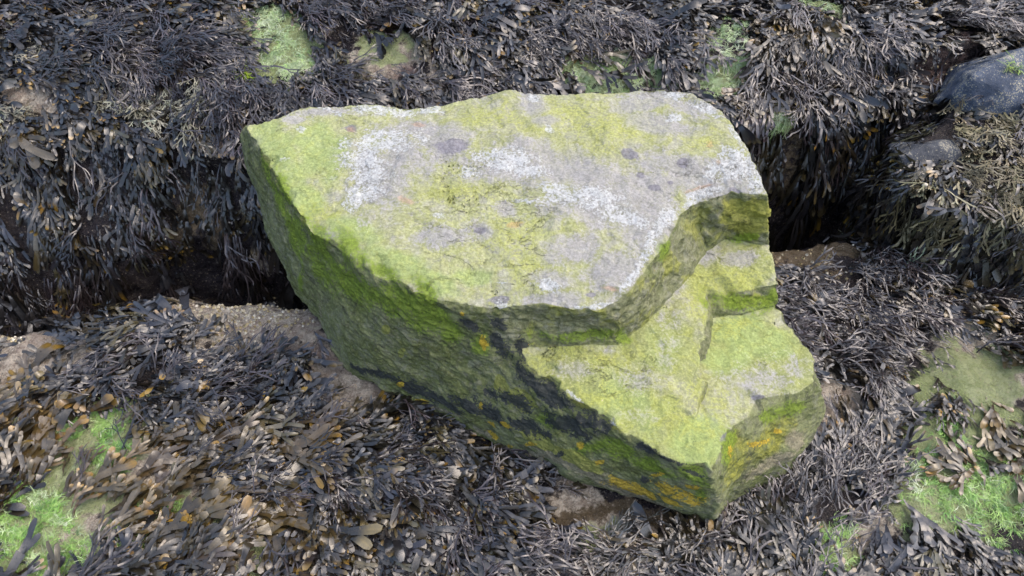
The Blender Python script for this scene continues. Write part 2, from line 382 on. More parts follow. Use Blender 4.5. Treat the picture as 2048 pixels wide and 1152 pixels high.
# ------------------------------------------------------------------ boulder colours
nzb = fbm(bV, 14, 4, 55.)
WHITE = [(770, 285, 85, 28, -8), (735, 340, 42, 48), (725, 385, 45, 22, -20), (700, 410, 20, 12), (800, 226, 75, 12), (735, 216, 45, 8), (1010, 318, 75, 22, 5), (935, 345, 26, 9), (1065, 342, 38, 14), (1165, 393, 95, 24, 8), (1240, 432, 60, 20, 15), (1110, 378, 40, 14),
         (1042, 402, 26, 6), (1305, 480, 12, 55, 25), (1342, 432, 28, 18, -30), (1480, 320, 50, 30, 30), (1440, 345, 40, 26), (1405, 216, 45, 9, 25), (1350, 192, 30, 9), (1352, 236, 22, 11), (1095, 572, 26, 11), (1200, 612, 55, 6, -10), (1260, 560, 8, 40, 40),
         (600, 258, 11, 7), (572, 318, 14, 5, -15), (1066, 196, 10, 10), (650, 216, 36, 4), (1512, 362, 16, 26), (860, 222, 40, 6), (1470, 265, 10, 25, -30), (1105, 640, 8, 4), (1015, 622, 30, 6), (1410, 385, 60, 9, -12), (1380, 405, 30, 8, -30), (690, 735, 16, 4, 40), (1100, 260, 10, 8), (880, 430, 14, 6), (1000, 565, 20, 4),
         (1150, 795, 24, 5, 40), (1225, 850, 18, 4, 35)]
GREY = [(1400, 350, 140, 50, 10), (1250, 400, 160, 60, 10), (1050, 330, 140, 40), (890, 282, 60, 30), (850, 262, 60, 20), (1150, 345, 200, 38, 5), (1320, 362, 130, 26), (1440, 380, 70, 22), (965, 460, 26, 18), (1012, 420, 26, 14), (1062, 210, 28, 24), (800, 300, 60, 60), (760, 350, 70, 60), (1200, 400, 120, 50), (1290, 450, 70, 60), (1470, 350, 60, 50), (1230, 540, 60, 40),
        (1150, 500, 60, 30), (1300, 200, 80, 20), (1390, 215, 60, 26), (1090, 240, 30, 10), (1330, 250, 70, 20), (650, 222, 60, 10), (590, 240, 30, 10), (660, 470, 34, 8), (1110, 600, 60, 16), (1100, 560, 40, 20), (890, 470, 60, 20), (1210, 700, 20, 12, 0, .5), (1150, 740, 60, 24, 0, .6), (1280, 760, 60, 30, 0, .6), (1340, 640, 40, 30, 0, .5), (1350, 560, 40, 26, -50), (1400, 500, 30, 30, -45),
        (1280, 830, 50, 20, 0, .5), (1530, 760, 80, 40, 0, .7), (1590, 740, 40, 26, 0, .7), (1330, 700, 30, 60, 0, .5), (1480, 520, 40, 20), (1240, 620, 20, 20), (1500, 455, 20, 10)]
DKGREY = [(905, 292, 40, 16), (1258, 309, 20, 12), (1366, 327, 12, 9), (1310, 375, 14, 6), (1280, 350, 9, 6), (1340, 365, 8, 4), (1468, 383, 14, 9, 30), (1180, 590, 10, 5), (1450, 873, 12, 6, -40), (1560, 803, 20, 5, -8), (1520, 795, 16, 6), (960, 462, 14, 8), (700, 258, 14, 6), (1000, 600, 20, 8)]
SHELF = [(1200, 760, 150, 70, 25), (1320, 680, 90, 90), (1430, 560, 70, 70), (1320, 850, 110, 60, 20), (1500, 700, 130, 70), (1400, 900, 70, 40), (1500, 530, 50, 50), (1090, 730, 50, 24), (1580, 750, 60, 40)]
WALL = [(1360, 520, 100, 70, -50), (1290, 610, 70, 60, -50), (1240, 650, 90, 46), (1130, 650, 100, 46), (1480, 440, 90, 60), (1485, 604, 90, 30), (1410, 680, 20, 70), (1400, 800, 20, 60), (1020, 650, 40, 40)]
BLOCK = [(1495, 435, 45, 45), (1500, 600, 60, 20, 0, .6), (1540, 870, 70, 50, -30, .6), (1470, 920, 40, 70, 20, .6)]
YELGR = [(1200, 770, 120, 50, 20, .8), (1320, 760, 80, 70, 0, .7), (1400, 840, 60, 50, 0, .7), (1480, 560, 60, 40), (1500, 440, 40, 45), (1540, 880, 70, 40, -30, .7), (1470, 930, 30, 60, 20, .7), (1120, 640, 60, 40, 0, .5), (1210, 650, 40, 30, 0, .5), (1130, 235, 180, 38), (980, 235, 90, 28), (1250, 250, 120, 40), (1180, 300, 100, 20), (1400, 280, 60, 40), (900, 380, 100, 30), (1040, 470, 90, 50), (1120, 690, 80, 20), (1120, 720, 70, 22), (1210, 720, 60, 14), (1390, 590, 40, 60), (1450, 540, 60, 30), (1500, 440, 40, 40), (1460, 650, 40, 22), (1400, 790, 26, 50), (1330, 830, 60, 40), (1180, 800, 50, 20), (1250, 850, 40, 20), (1440, 800, 40, 40), (640, 430, 60, 20), (1060, 540, 50, 30), (1090, 740, 40, 14), (1490, 440, 40, 40)]
GREEN = [(1250, 800, 110, 60, 25, .7), (1400, 880, 60, 50), (1330, 700, 60, 60, 0, .6), (560, 300, 40, 60, -20), (600, 400, 40, 60, -25), (640, 300, 60, 60), (700, 460, 80, 30, 25), (780, 520, 80, 30, 28), (860, 560, 60, 24, 20), (1480, 670, 70, 50), (1540, 690, 50, 40), (1370, 880, 50, 40), (1410, 900, 40, 40), (1450, 720, 60, 30), (950, 560, 40, 20)]
MOSS = [(700, 492, 60, 20, 35), (640, 463, 34, 18, 30), (770, 545, 55, 18, 30), (850, 590, 50, 14, 25), (572, 385, 14, 60, -25), (1150, 675, 90, 16, 0, .9), (1060, 670, 26, 24, 0, .7), (700, 560, 90, 28, 32), (640, 500, 50, 22, 50), (800, 590, 70, 22, 28), (870, 625, 60, 22, 20), (600, 470, 22, 50, -25), (556, 400, 16, 70, -22), (585, 470, 20, 60, -22), (640, 540, 40, 60, -45), (700, 570, 60, 40, 35), (780, 600, 70, 30, 25), (850, 640, 60, 30, 20), (900, 660, 30, 30), (535, 340, 10, 40, -15), (1540, 828, 45, 22, -10), (1590, 815, 30, 22, -20), (1460, 900, 14, 50, 20), (1300, 930, 60, 20, 25), (1390, 960, 40, 16, 20), (1240, 900, 50, 18, 30), (1200, 890, 40, 20), (1100, 840, 40, 20, 30), (1180, 670, 60, 14), (1240, 668, 14, 20), (1400, 990, 20, 30),
        (960, 690, 20, 30), (1485, 604, 72, 22), (1545, 592, 22, 22), (1490, 475, 40, 10), (600, 560, 14, 30, -20), (1330, 500, 14, 30, 30)]
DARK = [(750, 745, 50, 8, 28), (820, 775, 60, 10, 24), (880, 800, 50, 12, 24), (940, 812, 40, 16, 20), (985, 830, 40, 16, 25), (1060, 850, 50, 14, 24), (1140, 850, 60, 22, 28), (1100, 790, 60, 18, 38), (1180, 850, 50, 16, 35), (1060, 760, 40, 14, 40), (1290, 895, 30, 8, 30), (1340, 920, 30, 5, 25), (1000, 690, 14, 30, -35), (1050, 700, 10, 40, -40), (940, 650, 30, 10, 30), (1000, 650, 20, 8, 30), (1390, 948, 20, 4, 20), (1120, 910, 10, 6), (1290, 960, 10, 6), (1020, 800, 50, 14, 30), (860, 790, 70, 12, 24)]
LYEL = [(1260, 975, 60, 12, 20, .8), (1350, 985, 60, 14, 18, .8), (1395, 1000, 30, 22, 10, .7), (845, 802, 13, 6, 15), (966, 684, 10, 15, -20), (985, 848, 12, 5, 35), (1010, 850, 14, 5, 5), (990, 870, 14, 7, 30), (1018, 892, 12, 6, 20), (1160, 890, 9, 7), (925, 629, 5, 4), (961, 812, 5, 8), (780, 790, 20, 4, 25), (1240, 965, 26, 8, 20), (1290, 985, 40, 9, 20), (1340, 1002, 40, 8, 18), (1330, 975, 22, 6, 15), (1385, 975, 16, 6, 20), (1380, 1005, 24, 6, 15), (1270, 1000, 14, 5), (1520, 886, 20, 6, -12, .8), (1462, 905, 6, 12, 30, .7), (1555, 862, 8, 6), (800, 770, 8, 5), (1060, 888, 12, 5), (1200, 925, 10, 4), (1310, 950, 14, 4)]
OLIVE = [(1040, 803, 34, 15, 22), (770, 660, 10, 8), (803, 706, 6, 8), (1080, 880, 40, 14, 25), (1150, 920, 60, 14, 22), (1000, 770, 20, 20)]
ORANGE = [(1392, 378, 28, 5, -12), (1420, 370, 8, 3, -20), (1222, 577, 22, 6, 20), (1437, 325, 7, 8), (812, 402, 22, 9, 15), (835, 250, 18, 5), (700, 260, 14, 6), (1030, 450, 20, 6), (1420, 290, 10, 10)]
TAN = [(1130, 925, 90, 16, 22), (1260, 980, 70, 12, 20), (640, 620, 12, 50, -20, .6), (760, 745, 60, 10, 28, .6), (1090, 910, 40, 12, 24), (1180, 950, 70, 14, 22), (1280, 995, 60, 10, 20), (1540, 925, 60, 14, -32), (1590, 880, 20, 26, -40), (870, 815, 50, 5, 26), (960, 860, 30, 6, 30)]
for nm, bl_, sf, rg in (('wall', WALL, .5, .25), ('shelf', SHELF, .5, .3), ('block', BLOCK, .5, .3), ('white', WHITE, .6, .5), ('grey', GREY, .95, .5), ('dkgrey', DKGREY, .6, .4), ('yelgr', YELGR, .95, .5), ('green', GREEN, .95, .4), ('moss', MOSS, .95, .5), ('dark', DARK, .9, .6), ('lyel', LYEL, .6, .6), ('olive', OLIVE, .35, .5), ('orange', ORANGE, .8, .4), ('tan', TAN, .9, .5)):
    set_attr(boulder, nm, blob_field(bV, bl_, bBVH, nzb, sf, rg))
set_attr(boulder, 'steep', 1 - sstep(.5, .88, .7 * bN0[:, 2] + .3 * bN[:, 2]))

def mat_boulder():
    s = NT('boulder_stone')
    n1 = s.noise(9, 6, .62, .3); n2 = s.noise(38, 6, .68, .3, 3.); n3 = s.noise(120, 5, .72, 0, 7.); n4 = s.noise(4, 4, .5, .4, 11.)
    nA = s.math('MULTIPLY_ADD', n2, .5, s.math('MULTIPLY', n1, .5)); nB = s.math('MULTIPLY_ADD', n3, .55, s.math('MULTIPLY', n2, .45))
    n5 = s.noise(300, 2, .6, 0, 1.7); n6 = s.noise(19, 6, .66, .6, 9.)
    wob = s.n('ShaderNodeVectorMath'); wob.operation = 'MULTIPLY_ADD'
    s.t.links.new(s.noise(16, 5, .6, out='Color'), wob.inputs[0]); wob.inputs[1].default_value = (.09, .09, .09); s.t.links.new(s.co, wob.inputs[2])
    vein = s.voro(15, 'DISTANCE_TO_EDGE', 1, 'Distance', wob.outputs[0])
    veins = s.math('MULTIPLY', s.step(vein, .16, .01), s.step(n2, .36, .56))
    base = s.mix(s.step(n1, .36, .64), (.30, .315, .145), (.375, .375, .225))          # thin algal film over grey stone
    base = s.mix(s.math('MULTIPLY', s.step(n4, .38, .6), .7), base, (.375, .39, .18))
    base = s.mix(s.math('MULTIPLY', s.step(n2, .46, .62), .7), base, (.30, .295, .215))
    base = s.mix(s.math('MULTIPLY', s.step(n6, .5, .62), .6), base, (.40, .385, .33))
    base = s.mix(s.math('MULTIPLY', s.step(n3, .54, .66), .4), base, (.44, .43, .30))
    base = s.mix(s.math('MULTIPLY', s.mask('shelf', nA, .8, .3, .8), .75), base, s.mix(nB, (.20, .245, .05), (.37, .38, .15)))
    base = s.mix(s.math('MULTIPLY', s.mask('green', nA, .8, .3, .8), .8), base, s.mix(n2, (.25, .33, .09), (.37, .43, .18)))
    gm = s.mask('grey', nB, 1.8, .28, .8)
    base = s.mix(s.math('MULTIPLY', gm, .9), base, s.mix(n2, (.255, .245, .24), (.42, .405, .39)))
    yg = s.math('MAXIMUM', s.math('MULTIPLY', s.mask('yelgr', nB, 3.2, .62, 1.15), .62), s.math('MULTIPLY', veins, s.math('MULTIPLY_ADD', s.attr('yelgr').outputs['Fac'], .5, .28)))
    yg = s.math('MULTIPLY', yg, s.math('SUBTRACT', 1.0, s.math('MULTIPLY', gm, .7)))
    base = s.mix(yg, base, s.mix(n3, (.29, .32, .045), (.44, .45, .13)))
    base = s.mix(s.math('MULTIPLY', s.mask('dkgrey', n2, .9, .35, .8), .85), base, s.mix(n3, (.17, .16, .185), (.25, .24, .26)))
    base = s.mix(s.math('MULTIPLY', s.mask('orange', nB, 1.8, .55, 1.0), .4), base, (.46, .25, .12))
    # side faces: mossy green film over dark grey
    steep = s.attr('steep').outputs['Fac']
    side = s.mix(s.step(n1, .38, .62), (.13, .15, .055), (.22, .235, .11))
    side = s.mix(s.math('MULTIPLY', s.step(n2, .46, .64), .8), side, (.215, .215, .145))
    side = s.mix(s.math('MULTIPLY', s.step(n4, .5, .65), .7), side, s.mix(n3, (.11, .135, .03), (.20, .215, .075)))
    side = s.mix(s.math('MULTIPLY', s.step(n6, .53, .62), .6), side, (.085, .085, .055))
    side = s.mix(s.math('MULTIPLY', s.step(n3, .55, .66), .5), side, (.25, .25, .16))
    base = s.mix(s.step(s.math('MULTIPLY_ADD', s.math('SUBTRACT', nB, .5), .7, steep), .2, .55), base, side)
    base = s.mix(s.math('MULTIPLY', s.math('MULTIPLY', s.mask('yelgr', nB, 1.8, .4, .95), .75), steep), base, s.mix(n3, (.17, .17, .02), (.33, .32, .06)))
    wallc = s.mix(s.step(n2, .4, .62), (.145, .155, .075), (.245, .25, .14))
    wallc = s.mix(s.math('MULTIPLY', s.step(n6, .5, .6), .6), wallc, (.28, .275, .20))
    wallc = s.mix(s.math('MULTIPLY', s.step(n1, .5, .62), .6), wallc, s.mix(n3, (.24, .25, .03), (.36, .37, .08)))
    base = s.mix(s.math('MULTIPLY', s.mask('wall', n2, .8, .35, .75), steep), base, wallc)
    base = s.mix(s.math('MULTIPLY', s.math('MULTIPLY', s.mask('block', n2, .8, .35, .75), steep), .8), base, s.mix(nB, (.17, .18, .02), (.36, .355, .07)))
    base = s.mix(s.math('MULTIPLY', s.mask('tan', nB, 1.4, .4, .85), .85), base, s.mix(n3, (.18, .16, .10), (.34, .30, .21)))
    base = s.mix(s.math('MULTIPLY', s.mask('moss', nB, 1.7, .45, .95), .85), base, s.mix(n3, (.075, .125, .010), (.25, .34, .035)))
    base = s.mix(s.math('MULTIPLY', s.mask('olive', n2, .9, .45, .65), .85), base, s.mix(n3, (.19, .20, .04), (.29, .30, .08)))
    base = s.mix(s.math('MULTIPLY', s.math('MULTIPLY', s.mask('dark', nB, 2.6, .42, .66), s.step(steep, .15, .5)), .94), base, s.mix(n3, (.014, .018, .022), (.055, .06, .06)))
    base = s.mix(s.math('MULTIPLY', s.mask('lyel', nB, 2.6, .56, .72), .9), base, s.mix(n3, (.34, .22, .015), (.52, .38, .05)))
    wmask = s.math('MULTIPLY', s.math('MULTIPLY', s.mask('white', nB, 2.9, .5, 1.05), s.step(n5, .2, .5)), s.step(s.attr('steep').outputs['Fac'], .8, .3))
    base = s.mix(s.math('MULTIPLY', wmask, .85), base, s.mix(n3, (.43, .44, .435), (.57, .58, .565)))
    crk = s.n('ShaderNodeTexNoise'); crk.inputs['Scale'].default_value = 7; crk.inputs['Detail'].default_value = 7; crk.inputs['Roughness'].default_value = .62; crk.inputs['Distortion'].default_value = .5
    mp2 = s.n('ShaderNodeMapping'); mp2.inputs['Rotation'].default_value = (0, 0, .4); mp2.inputs['Scale'].default_value = (1, 1.8, 1.6); s.t.links.new(s.co, mp2.inputs[0]); s.t.links.new(mp2.outputs[0], crk.inputs['Vector'])
    crack = s.math('MULTIPLY', s.step(s.math('ABSOLUTE', s.math('SUBTRACT', crk.outputs[0], .5)), .010, .001), s.step(n4, .52, .64))
    base = s.mix(s.math('MULTIPLY', crack, .5), base, (.10, .10, .06))
    base = s.mix(s.math('MULTIPLY', s.step(n5, .36, .2), .5), base, (.09, .09, .055))
    base = s.mix(1.0, base, s.mix(s.step(n3, .3, .7), (.74, .74, .74), (1.18, 1.18, 1.18)), 'MULTIPLY')
    s.put(s.b.inputs['Base Color'], base)
    s.b.inputs['Roughness'].default_value = .85; s.b.inputs['Specular IOR Level'].default_value = .2
    h = s.bump(s.noise(20, 9, .7, .8), .8, .016)
    ridge = s.n('ShaderNodeTexNoise'); ridge.noise_type = 'RIDGED_MULTIFRACTAL'; ridge.inputs['Scale'].default_value = 14; ridge.inputs['Detail'].default_value = 6
    mp = s.n('ShaderNodeMapping'); mp.inputs['Rotation'].default_value = (.5, -.3, .5); mp.inputs['Scale'].default_value = (1, 1, 2.2); s.t.links.new(s.co, mp.inputs[0]); s.t.links.new(mp.outputs[0], ridge.inputs['Vector'])
    h = s.bump(ridge.outputs[0], s.math('MULTIPLY_ADD', steep, .45, .3), .008, h)
    vs = s.voro(34, 'F1', 1, 'Distance', mp.outputs[0]); h = s.bump(vs, s.math('MULTIPLY', steep, .55), .012, h)
    h = s.bump(s.noise(110, 6, .75), .8, .005, h)
    h = s.bump(wmask, .6, .0015, h); h = s.bump(s.math('SUBTRACT', 1.0, crack), .8, .004, h)
    s.put(s.b.inputs['Normal'], h)
    return s.m
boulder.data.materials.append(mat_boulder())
print('boulder painted', time.time() - T0)

# ------------------------------------------------------------------ ground colours
nzg = fbm(shoreV, 12, 4, 15.)
G_PALE = [(1650, 800, 110, 85), (700, 790, 90, 50), (45, 710, 150, 80), (500, 645, 150, 60), (330, 960, 180, 90, 0, .8), (180, 900, 120, 60, 0, .8), (450, 1080, 150, 70, 0, .85), (150, 1060, 140, 70, 0, .75), (600, 850, 60, 40, 0, .6), (1950, 700, 80, 50), (40, 700, 95, 55), (20, 750, 80, 40), (500, 640, 120, 42), (560, 690, 75, 30), (700, 775, 60, 40), (640, 740, 40, 40), (1640, 800, 70, 55), (1720, 830, 50, 40), (50, 190, 75, 26), (240, 210, 60, 22), (260, 225, 30, 15), (430, 290, 40, 16, 0, .7), (690, 270, 30, 12), (760, 110, 70, 40), (880, 140, 40, 25),
          (480, 1110, 80, 60), (330, 1000, 120, 50), (260, 870, 60, 40), (1860, 1020, 30, 60), (2000, 760, 80, 50), (1900, 690, 40, 30), (1240, 1070, 60, 30), (1740, 1070, 50, 40), (1150, 985, 50, 30), (530, 520, 26, 30), (1000, 140, 40, 18), (650, 60, 20, 15), (740, 300, 20, 10), (1990, 620, 60, 26)]
G_TAN = [(395, 425, 40, 55, -30), (430, 480, 40, 26), (530, 520, 35, 30), (1590, 350, 60, 60, 0, .6), (1740, 365, 30, 22, 0, .8), (1610, 505, 85, 22), (1700, 500, 60, 20), (1200, 1025, 110, 32), (1140, 1000, 50, 30), (1280, 1040, 60, 26), (1600, 540, 70, 26), (360, 480, 20, 30), (640, 620, 40, 26), (1530, 210, 60, 30), (1330, 170, 60, 20)]
G_GREEN = [(1925, 790, 130, 110), (1880, 890, 80, 90), (1900, 1000, 100, 70), (130, 900, 110, 60, -20, .8), (350, 1040, 120, 50, -20, .7), (100, 990, 90, 60, 0, .8), (250, 870, 90, 50, -20), (1880, 1000, 60, 80), (520, 50, 42, 40), (560, 130, 55, 38), (590, 100, 50, 60), (440, 70, 40, 30), (760, 95, 60, 30), (1930, 780, 90, 70), (1890, 880, 60, 60), (1830, 850, 40, 50), (1980, 740, 70, 40), (1950, 960, 140, 70), (1660, 1110, 60, 46), (1200, 1085, 50, 32), (550, 1105, 60, 46), (210, 850, 60, 50), (50, 1060, 110, 110), (30, 900, 60, 60), (240, 1010, 60, 40), (140, 840, 50, 30), (640, 1000, 30, 20), (430, 15, 40, 14), (600, 70, 30, 50), (200, 920, 40, 40), (1640, 10, 60, 16), (1560, 235, 26, 26), (1200, 150, 70, 40), (1440, 160, 50, 40)]
G_PINK = [(815, 145, 35, 18), (880, 110, 30, 20), (860, 90, 30, 16), (1860, 150, 60, 30), (1880, 110, 40, 26), (690, 130, 26, 12), (650, 65, 20, 10), (1940, 70, 30, 16), (1420, 120, 40, 14), (700, 145, 20, 20), (740, 60, 10, 10), (1780, 60, 30, 20), (1935, 555, 26, 12), (590, 700, 50, 20), (1300, 120, 50, 20)]
for nm, bl_ in (('pale', G_PALE), ('tanr', G_TAN), ('algae', G_GREEN), ('pink', G_PINK)):
    set_attr(shore, nm, blob_field(shoreV, bl_, gBVH, nzg, .7, .85))
def mat_ground():
    s = NT('shore_rock')
    n1 = s.noise(9, 6, .6, .3); n2 = s.noise(36, 5, .65, 0, 3.); n3 = s.noise(140, 4, .7, 0, 7.)
    base = s.mix(s.step(n1, .4, .6), (.016, .012, .015), (.034, .026, .025))           # dark weed turf and wet stone
    base = s.mix(s.math('MULTIPLY', s.step(n3, .58, .68), .4), base, (.09, .07, .065))
    base = s.mix(s.mask('tanr', n2, 1.0, .35, .7), base, s.mix(n2, (.045, .032, .018), (.20, .15, .09)))
    pale = s.mix(s.step(s.math('MULTIPLY_ADD', n3, .5, s.math('MULTIPLY', n2, .5)), .36, .64), (.23, .185, .14), (.62, .545, .44))
    pale = s.mix(s.math('MULTIPLY', s.step(n1, .5, .62), .5), pale, (.33, .25, .20))
    base = s.mix(s.mask('pale', n2, 1.0, .18, .5), base, pale)
    base = s.mix(s.math('MULTIPLY', s.mask('pink', n2, 1.4, .4, .9), .5), base, s.mix(n3, (.17, .095, .085), (.31, .22, .19)))
    base = s.mix(s.math('MULTIPLY', s.mask('algae', s.math('MULTIPLY_ADD', n2, .5, s.math('MULTIPLY', n1, .5)), 1.3, .22, .6), .85), base, s.mix(n2, (.19, .26, .07), (.44, .48, .25)))
    cellc = s.voro(130, 'F1', 1, 'Color'); sep = s.n('ShaderNodeSeparateColor'); s.t.links.new(cellc, sep.inputs[0])
    grit = s.math('MULTIPLY', s.step(sep.outputs[0], .80, .9), s.step(s.voro(130), .42, .3))
    base = s.mix(s.math('MULTIPLY', grit, .6), base, s.mix(sep.outputs[1], (.16, .125, .10), (.50, .43, .33)))
    base = s.mix(1.0, base, s.mix(n3, (.75, .75, .75), (1.3, 1.3, 1.3)), 'MULTIPLY')
    s.put(s.b.inputs['Base Color'], base)
    s.put(s.b.inputs['Roughness'], s.step(n2, .2, 1.1)); s.b.inputs['Specular IOR Level'].default_value = .4
    h = s.bump(s.noise(26, 8, .72, .5), 1.0, .03)
    h = s.bump(s.noise(120, 6, .75), 1.0, .01, h)
    h = s.bump(grit, .8, .006, h)
    s.put(s.b.inputs['Normal'], h)
    return s.m
m_ground = mat_ground(); shore.data.materials.append(m_ground); outcrop.data.materials.append(m_ground)
def mat_stone(name, a, b, spk):
    s = NT(name)
    n1 = s.noise(14, 6, .62, .3); n2 = s.noise(60, 5, .65, 0, 3.); n3 = s.noise(160, 4, .7, 0, 7.)
    base = s.mix(s.step(n1, .35, .65), a, b)
    base = s.mix(s.math('MULTIPLY', s.step(s.math('ADD', n3, s.math('MULTIPLY', n1, .6)), .86, .93), spk), base, (.42, .38, .27))
    base = s.mix(1.0, base, s.mix(n2, (.75, .75, .75), (1.25, 1.25, 1.25)), 'MULTIPLY')
    s.put(s.b.inputs['Base Color'], base); s.put(s.b.inputs['Roughness'], s.math('MULTIPLY_ADD', n2, .5, .4)); s.b.inputs['Specular IOR Level'].default_value = .3
    h = s.bump(s.noise(30, 7, .68, .5), .8, .012); h = s.bump(s.noise(180, 4, .7), .6, .004, h); s.put(s.b.inputs['Normal'], h)
    return s.m
stone1.data.materials.append(mat_stone('slate_stone', (.042, .056, .085), (.085, .105, .145), .95))
stone2.data.materials.append(mat_stone('dark_stone', (.032, .036, .045), (.075, .08, .092), .6))
#SEAWEED
# ------------------------------------------------------------------ seaweed: branching fronds laid over the rock
class Tpl: pass
def make_template(seed, kind):
    """one plant in its own flat space: u along, v across, w off the surface; about one unit long"""
    g = np.random.default_rng(seed); V = []; F = []; A = []        # A: tip factor, rib factor
    def ribbon(u, v, ang, ln, prof, tip0, tip1, curve, wl, w0, roll, st):
        base = len(V); a = ang; ph = g.uniform(0, 6.3); wave = .28 if kind in ('fucus', 'serrat') else .2
        cu, cv = u, v; du = ln / (st - 1)
        for i in range(st):
            t = i / (st - 1); hw = prof(t)
            ca, sa = math.cos(a), math.sin(a)
            w = w0 + wl * math.sin(t * 2.6) * ln
            rl = roll * (.3 + .7 * t)
            wv = wave * hw * math.sin(ph + t * 7.5)
            for k in (-1, 0, 1):
                V.append((cu - sa * hw * k, cv + ca * hw * k, w + rl * hw * k + wv * k * k + (-.16 * hw if k == 0 else 0)))
                A.append((tip0 + (tip1 - tip0) * t, 1.0 if k == 0 else 0.0))
            if i:
                p = base + 3 * (i - 1); q = base + 3 * i
                F.append((p, p + 1, q + 1, q)); F.append((p + 1, p + 2, q + 2, q + 1))
            if i < st - 1: cu += ca * du; cv += sa * du; a += curve / st
        return cu, cv, a, w
    def grow(u, v, ang, ln, hw, lev, w0, depth):
        curve = g.normal(0, .28); wl = g.normal(.03, .11); roll = g.normal(0, .26)
        last = lev == 0
        if kind in ('fucus', 'serrat'):
            if last:
                f = g.uniform(.85, 1.35); w_ = g.uniform(.1, .5)
                prof = lambda t: hw * (.8 + w_ * t) * f * (1 if t < .8 else max(.22, math.sqrt(max(0, 1 - ((t - .8) / .23) ** 2))))
            elif depth == 0: prof = lambda t: hw * (.25 + .75 * t)
            else: prof = lambda t: hw * (.85 + .45 * t)
            st = 7 if last else 4
        else:
            prof = (lambda t: hw * (1 if t < .8 else max(.15, 1 - (t - .8) * 4))) if last else (lambda t: hw)
            st = 5 if last else 4; curve *= 1.6
        ln *= g.uniform(.75, 1.25)
        e = ribbon(u, v, ang, ln, prof, .0 if not last else .05, 1.0 if last else .05, curve, wl, w0, roll, st)
        if not last:
            sp = {'fucus': .23, 'serrat': .22, 'wiry': .30, 'channel': .38}[kind]
            for sgn in (-1, 1):
                if depth > 1 and g.random() < .15: continue
                sh = {'fucus': 1.02, 'serrat': 1.15, 'wiry': .8, 'channel': .8}[kind]
                l2 = lev - 1 if (g.random() > .3 or lev < 2) else lev - 2
                grow(e[0], e[1], e[2] * .8 + sgn * sp * g.uniform(.5, 1.4), ln * sh, hw * {'fucus': .95, 'serrat': 1., 'wiry': .92, 'channel': .95}[kind], max(l2, 0), e[3] + sgn * .012, depth + 1)
    if kind == 'fucus': grow(0, 0, 0, .21, .030, 3, 0, 0)
    elif kind == 'serrat': grow(0, 0, 0, .26, .046, 2, 0, 0)
    elif kind == 'wiry': grow(0, 0, g.normal(0, .1), .30, .0125, 3, 0, 0)
    elif kind == 'channel': grow(0, 0, 0, .26, .020, 3, 0, 0)
    elif kind == 'gut':
        for k in range(9):
            a = g.normal(0, .38); ln = g.uniform(.4, 1.1); hw = g.uniform(.008, .022)
            ribbon(g.uniform(-.1, .1), g.uniform(-.2, .2), a, ln, lambda t: hw * (1 - .6 * t), 0, 1, g.normal(0, 2.0), g.normal(.0, .03), g.uniform(0, .03), g.normal(0, .6), 8)
    t = Tpl(); t.V = np.array(V); t.F = np.array(F, dtype=np.int64); t.A = np.array(A)
    return t
TIPBARE = True
TPL = {k: [make_template(100 * j + i, k) for i in range(n)] for j, (k, n) in enumerate((('fucus', 14), ('serrat', 10), ('wiry', 8), ('channel', 8), ('gut', 8)))}

def sink_near(P):
    """nearest rock surface point and outward normal for each point"""
    L = np.empty_like(P); N = np.empty_like(P); I = np.empty(len(P), int)
    for i, p in enumerate(P):
        l, n, k, d = gBVH.find_nearest(p)
        L[i] = l; N[i] = n; I[i] = k
    N[N @ np.array([0, -.3, .95]) < -.6] *= -1
    return L, N, I
K = 6
def spines(base, nrm, d, length, h0, h1, grav):
    """drape n plants: march along the surface, pulled down where it is steep"""
    n = len(base); P = np.empty((n, K, 3)); NN = np.empty((n, K, 3)); DD = np.empty((n, K, 3))
    N = nrm.copy(); D = d - (d * N).sum(1)[:, None] * N; D /= np.linalg.norm(D, axis=1)[:, None] + 1e-9
    p = base + N * (h0 * .3)[:, None]; h = h0
    for k in range(K):
        P[:, k] = p; NN[:, k] = N; DD[:, k] = D
        if k == K - 1: break
        D = D + np.array([0, 0, -1.]) * grav[:, None]
        D /= np.linalg.norm(D, axis=1)[:, None] + 1e-9
        p = p + D * (length / (K - 1))[:, None]
        L, N2, _ = sink_near(p)
        t = (k + 1) / (K - 1); h = h0 * (1 - t) + h1 * t
        sd_ = ((p - L) * N2).sum(1)
        sd_ = np.where(np.abs(sd_) > .3, .3, sd_)
        # below the wanted height: lift; far above (over a lip): let it fall back slowly
        corr = np.where(sd_ < h, h - sd_, np.where(sd_ > h + .03, -(sd_ - h - .03) * .35, 0))
        p = p + N2 * corr[:, None]
        N = N * .4 + N2 * .6; N /= np.linalg.norm(N, axis=1)[:, None] + 1e-9
        D = D - .85 * (D * N).sum(1)[:, None] * N; D /= np.linalg.norm(D, axis=1)[:, None] + 1e-9
    return P, NN, DD
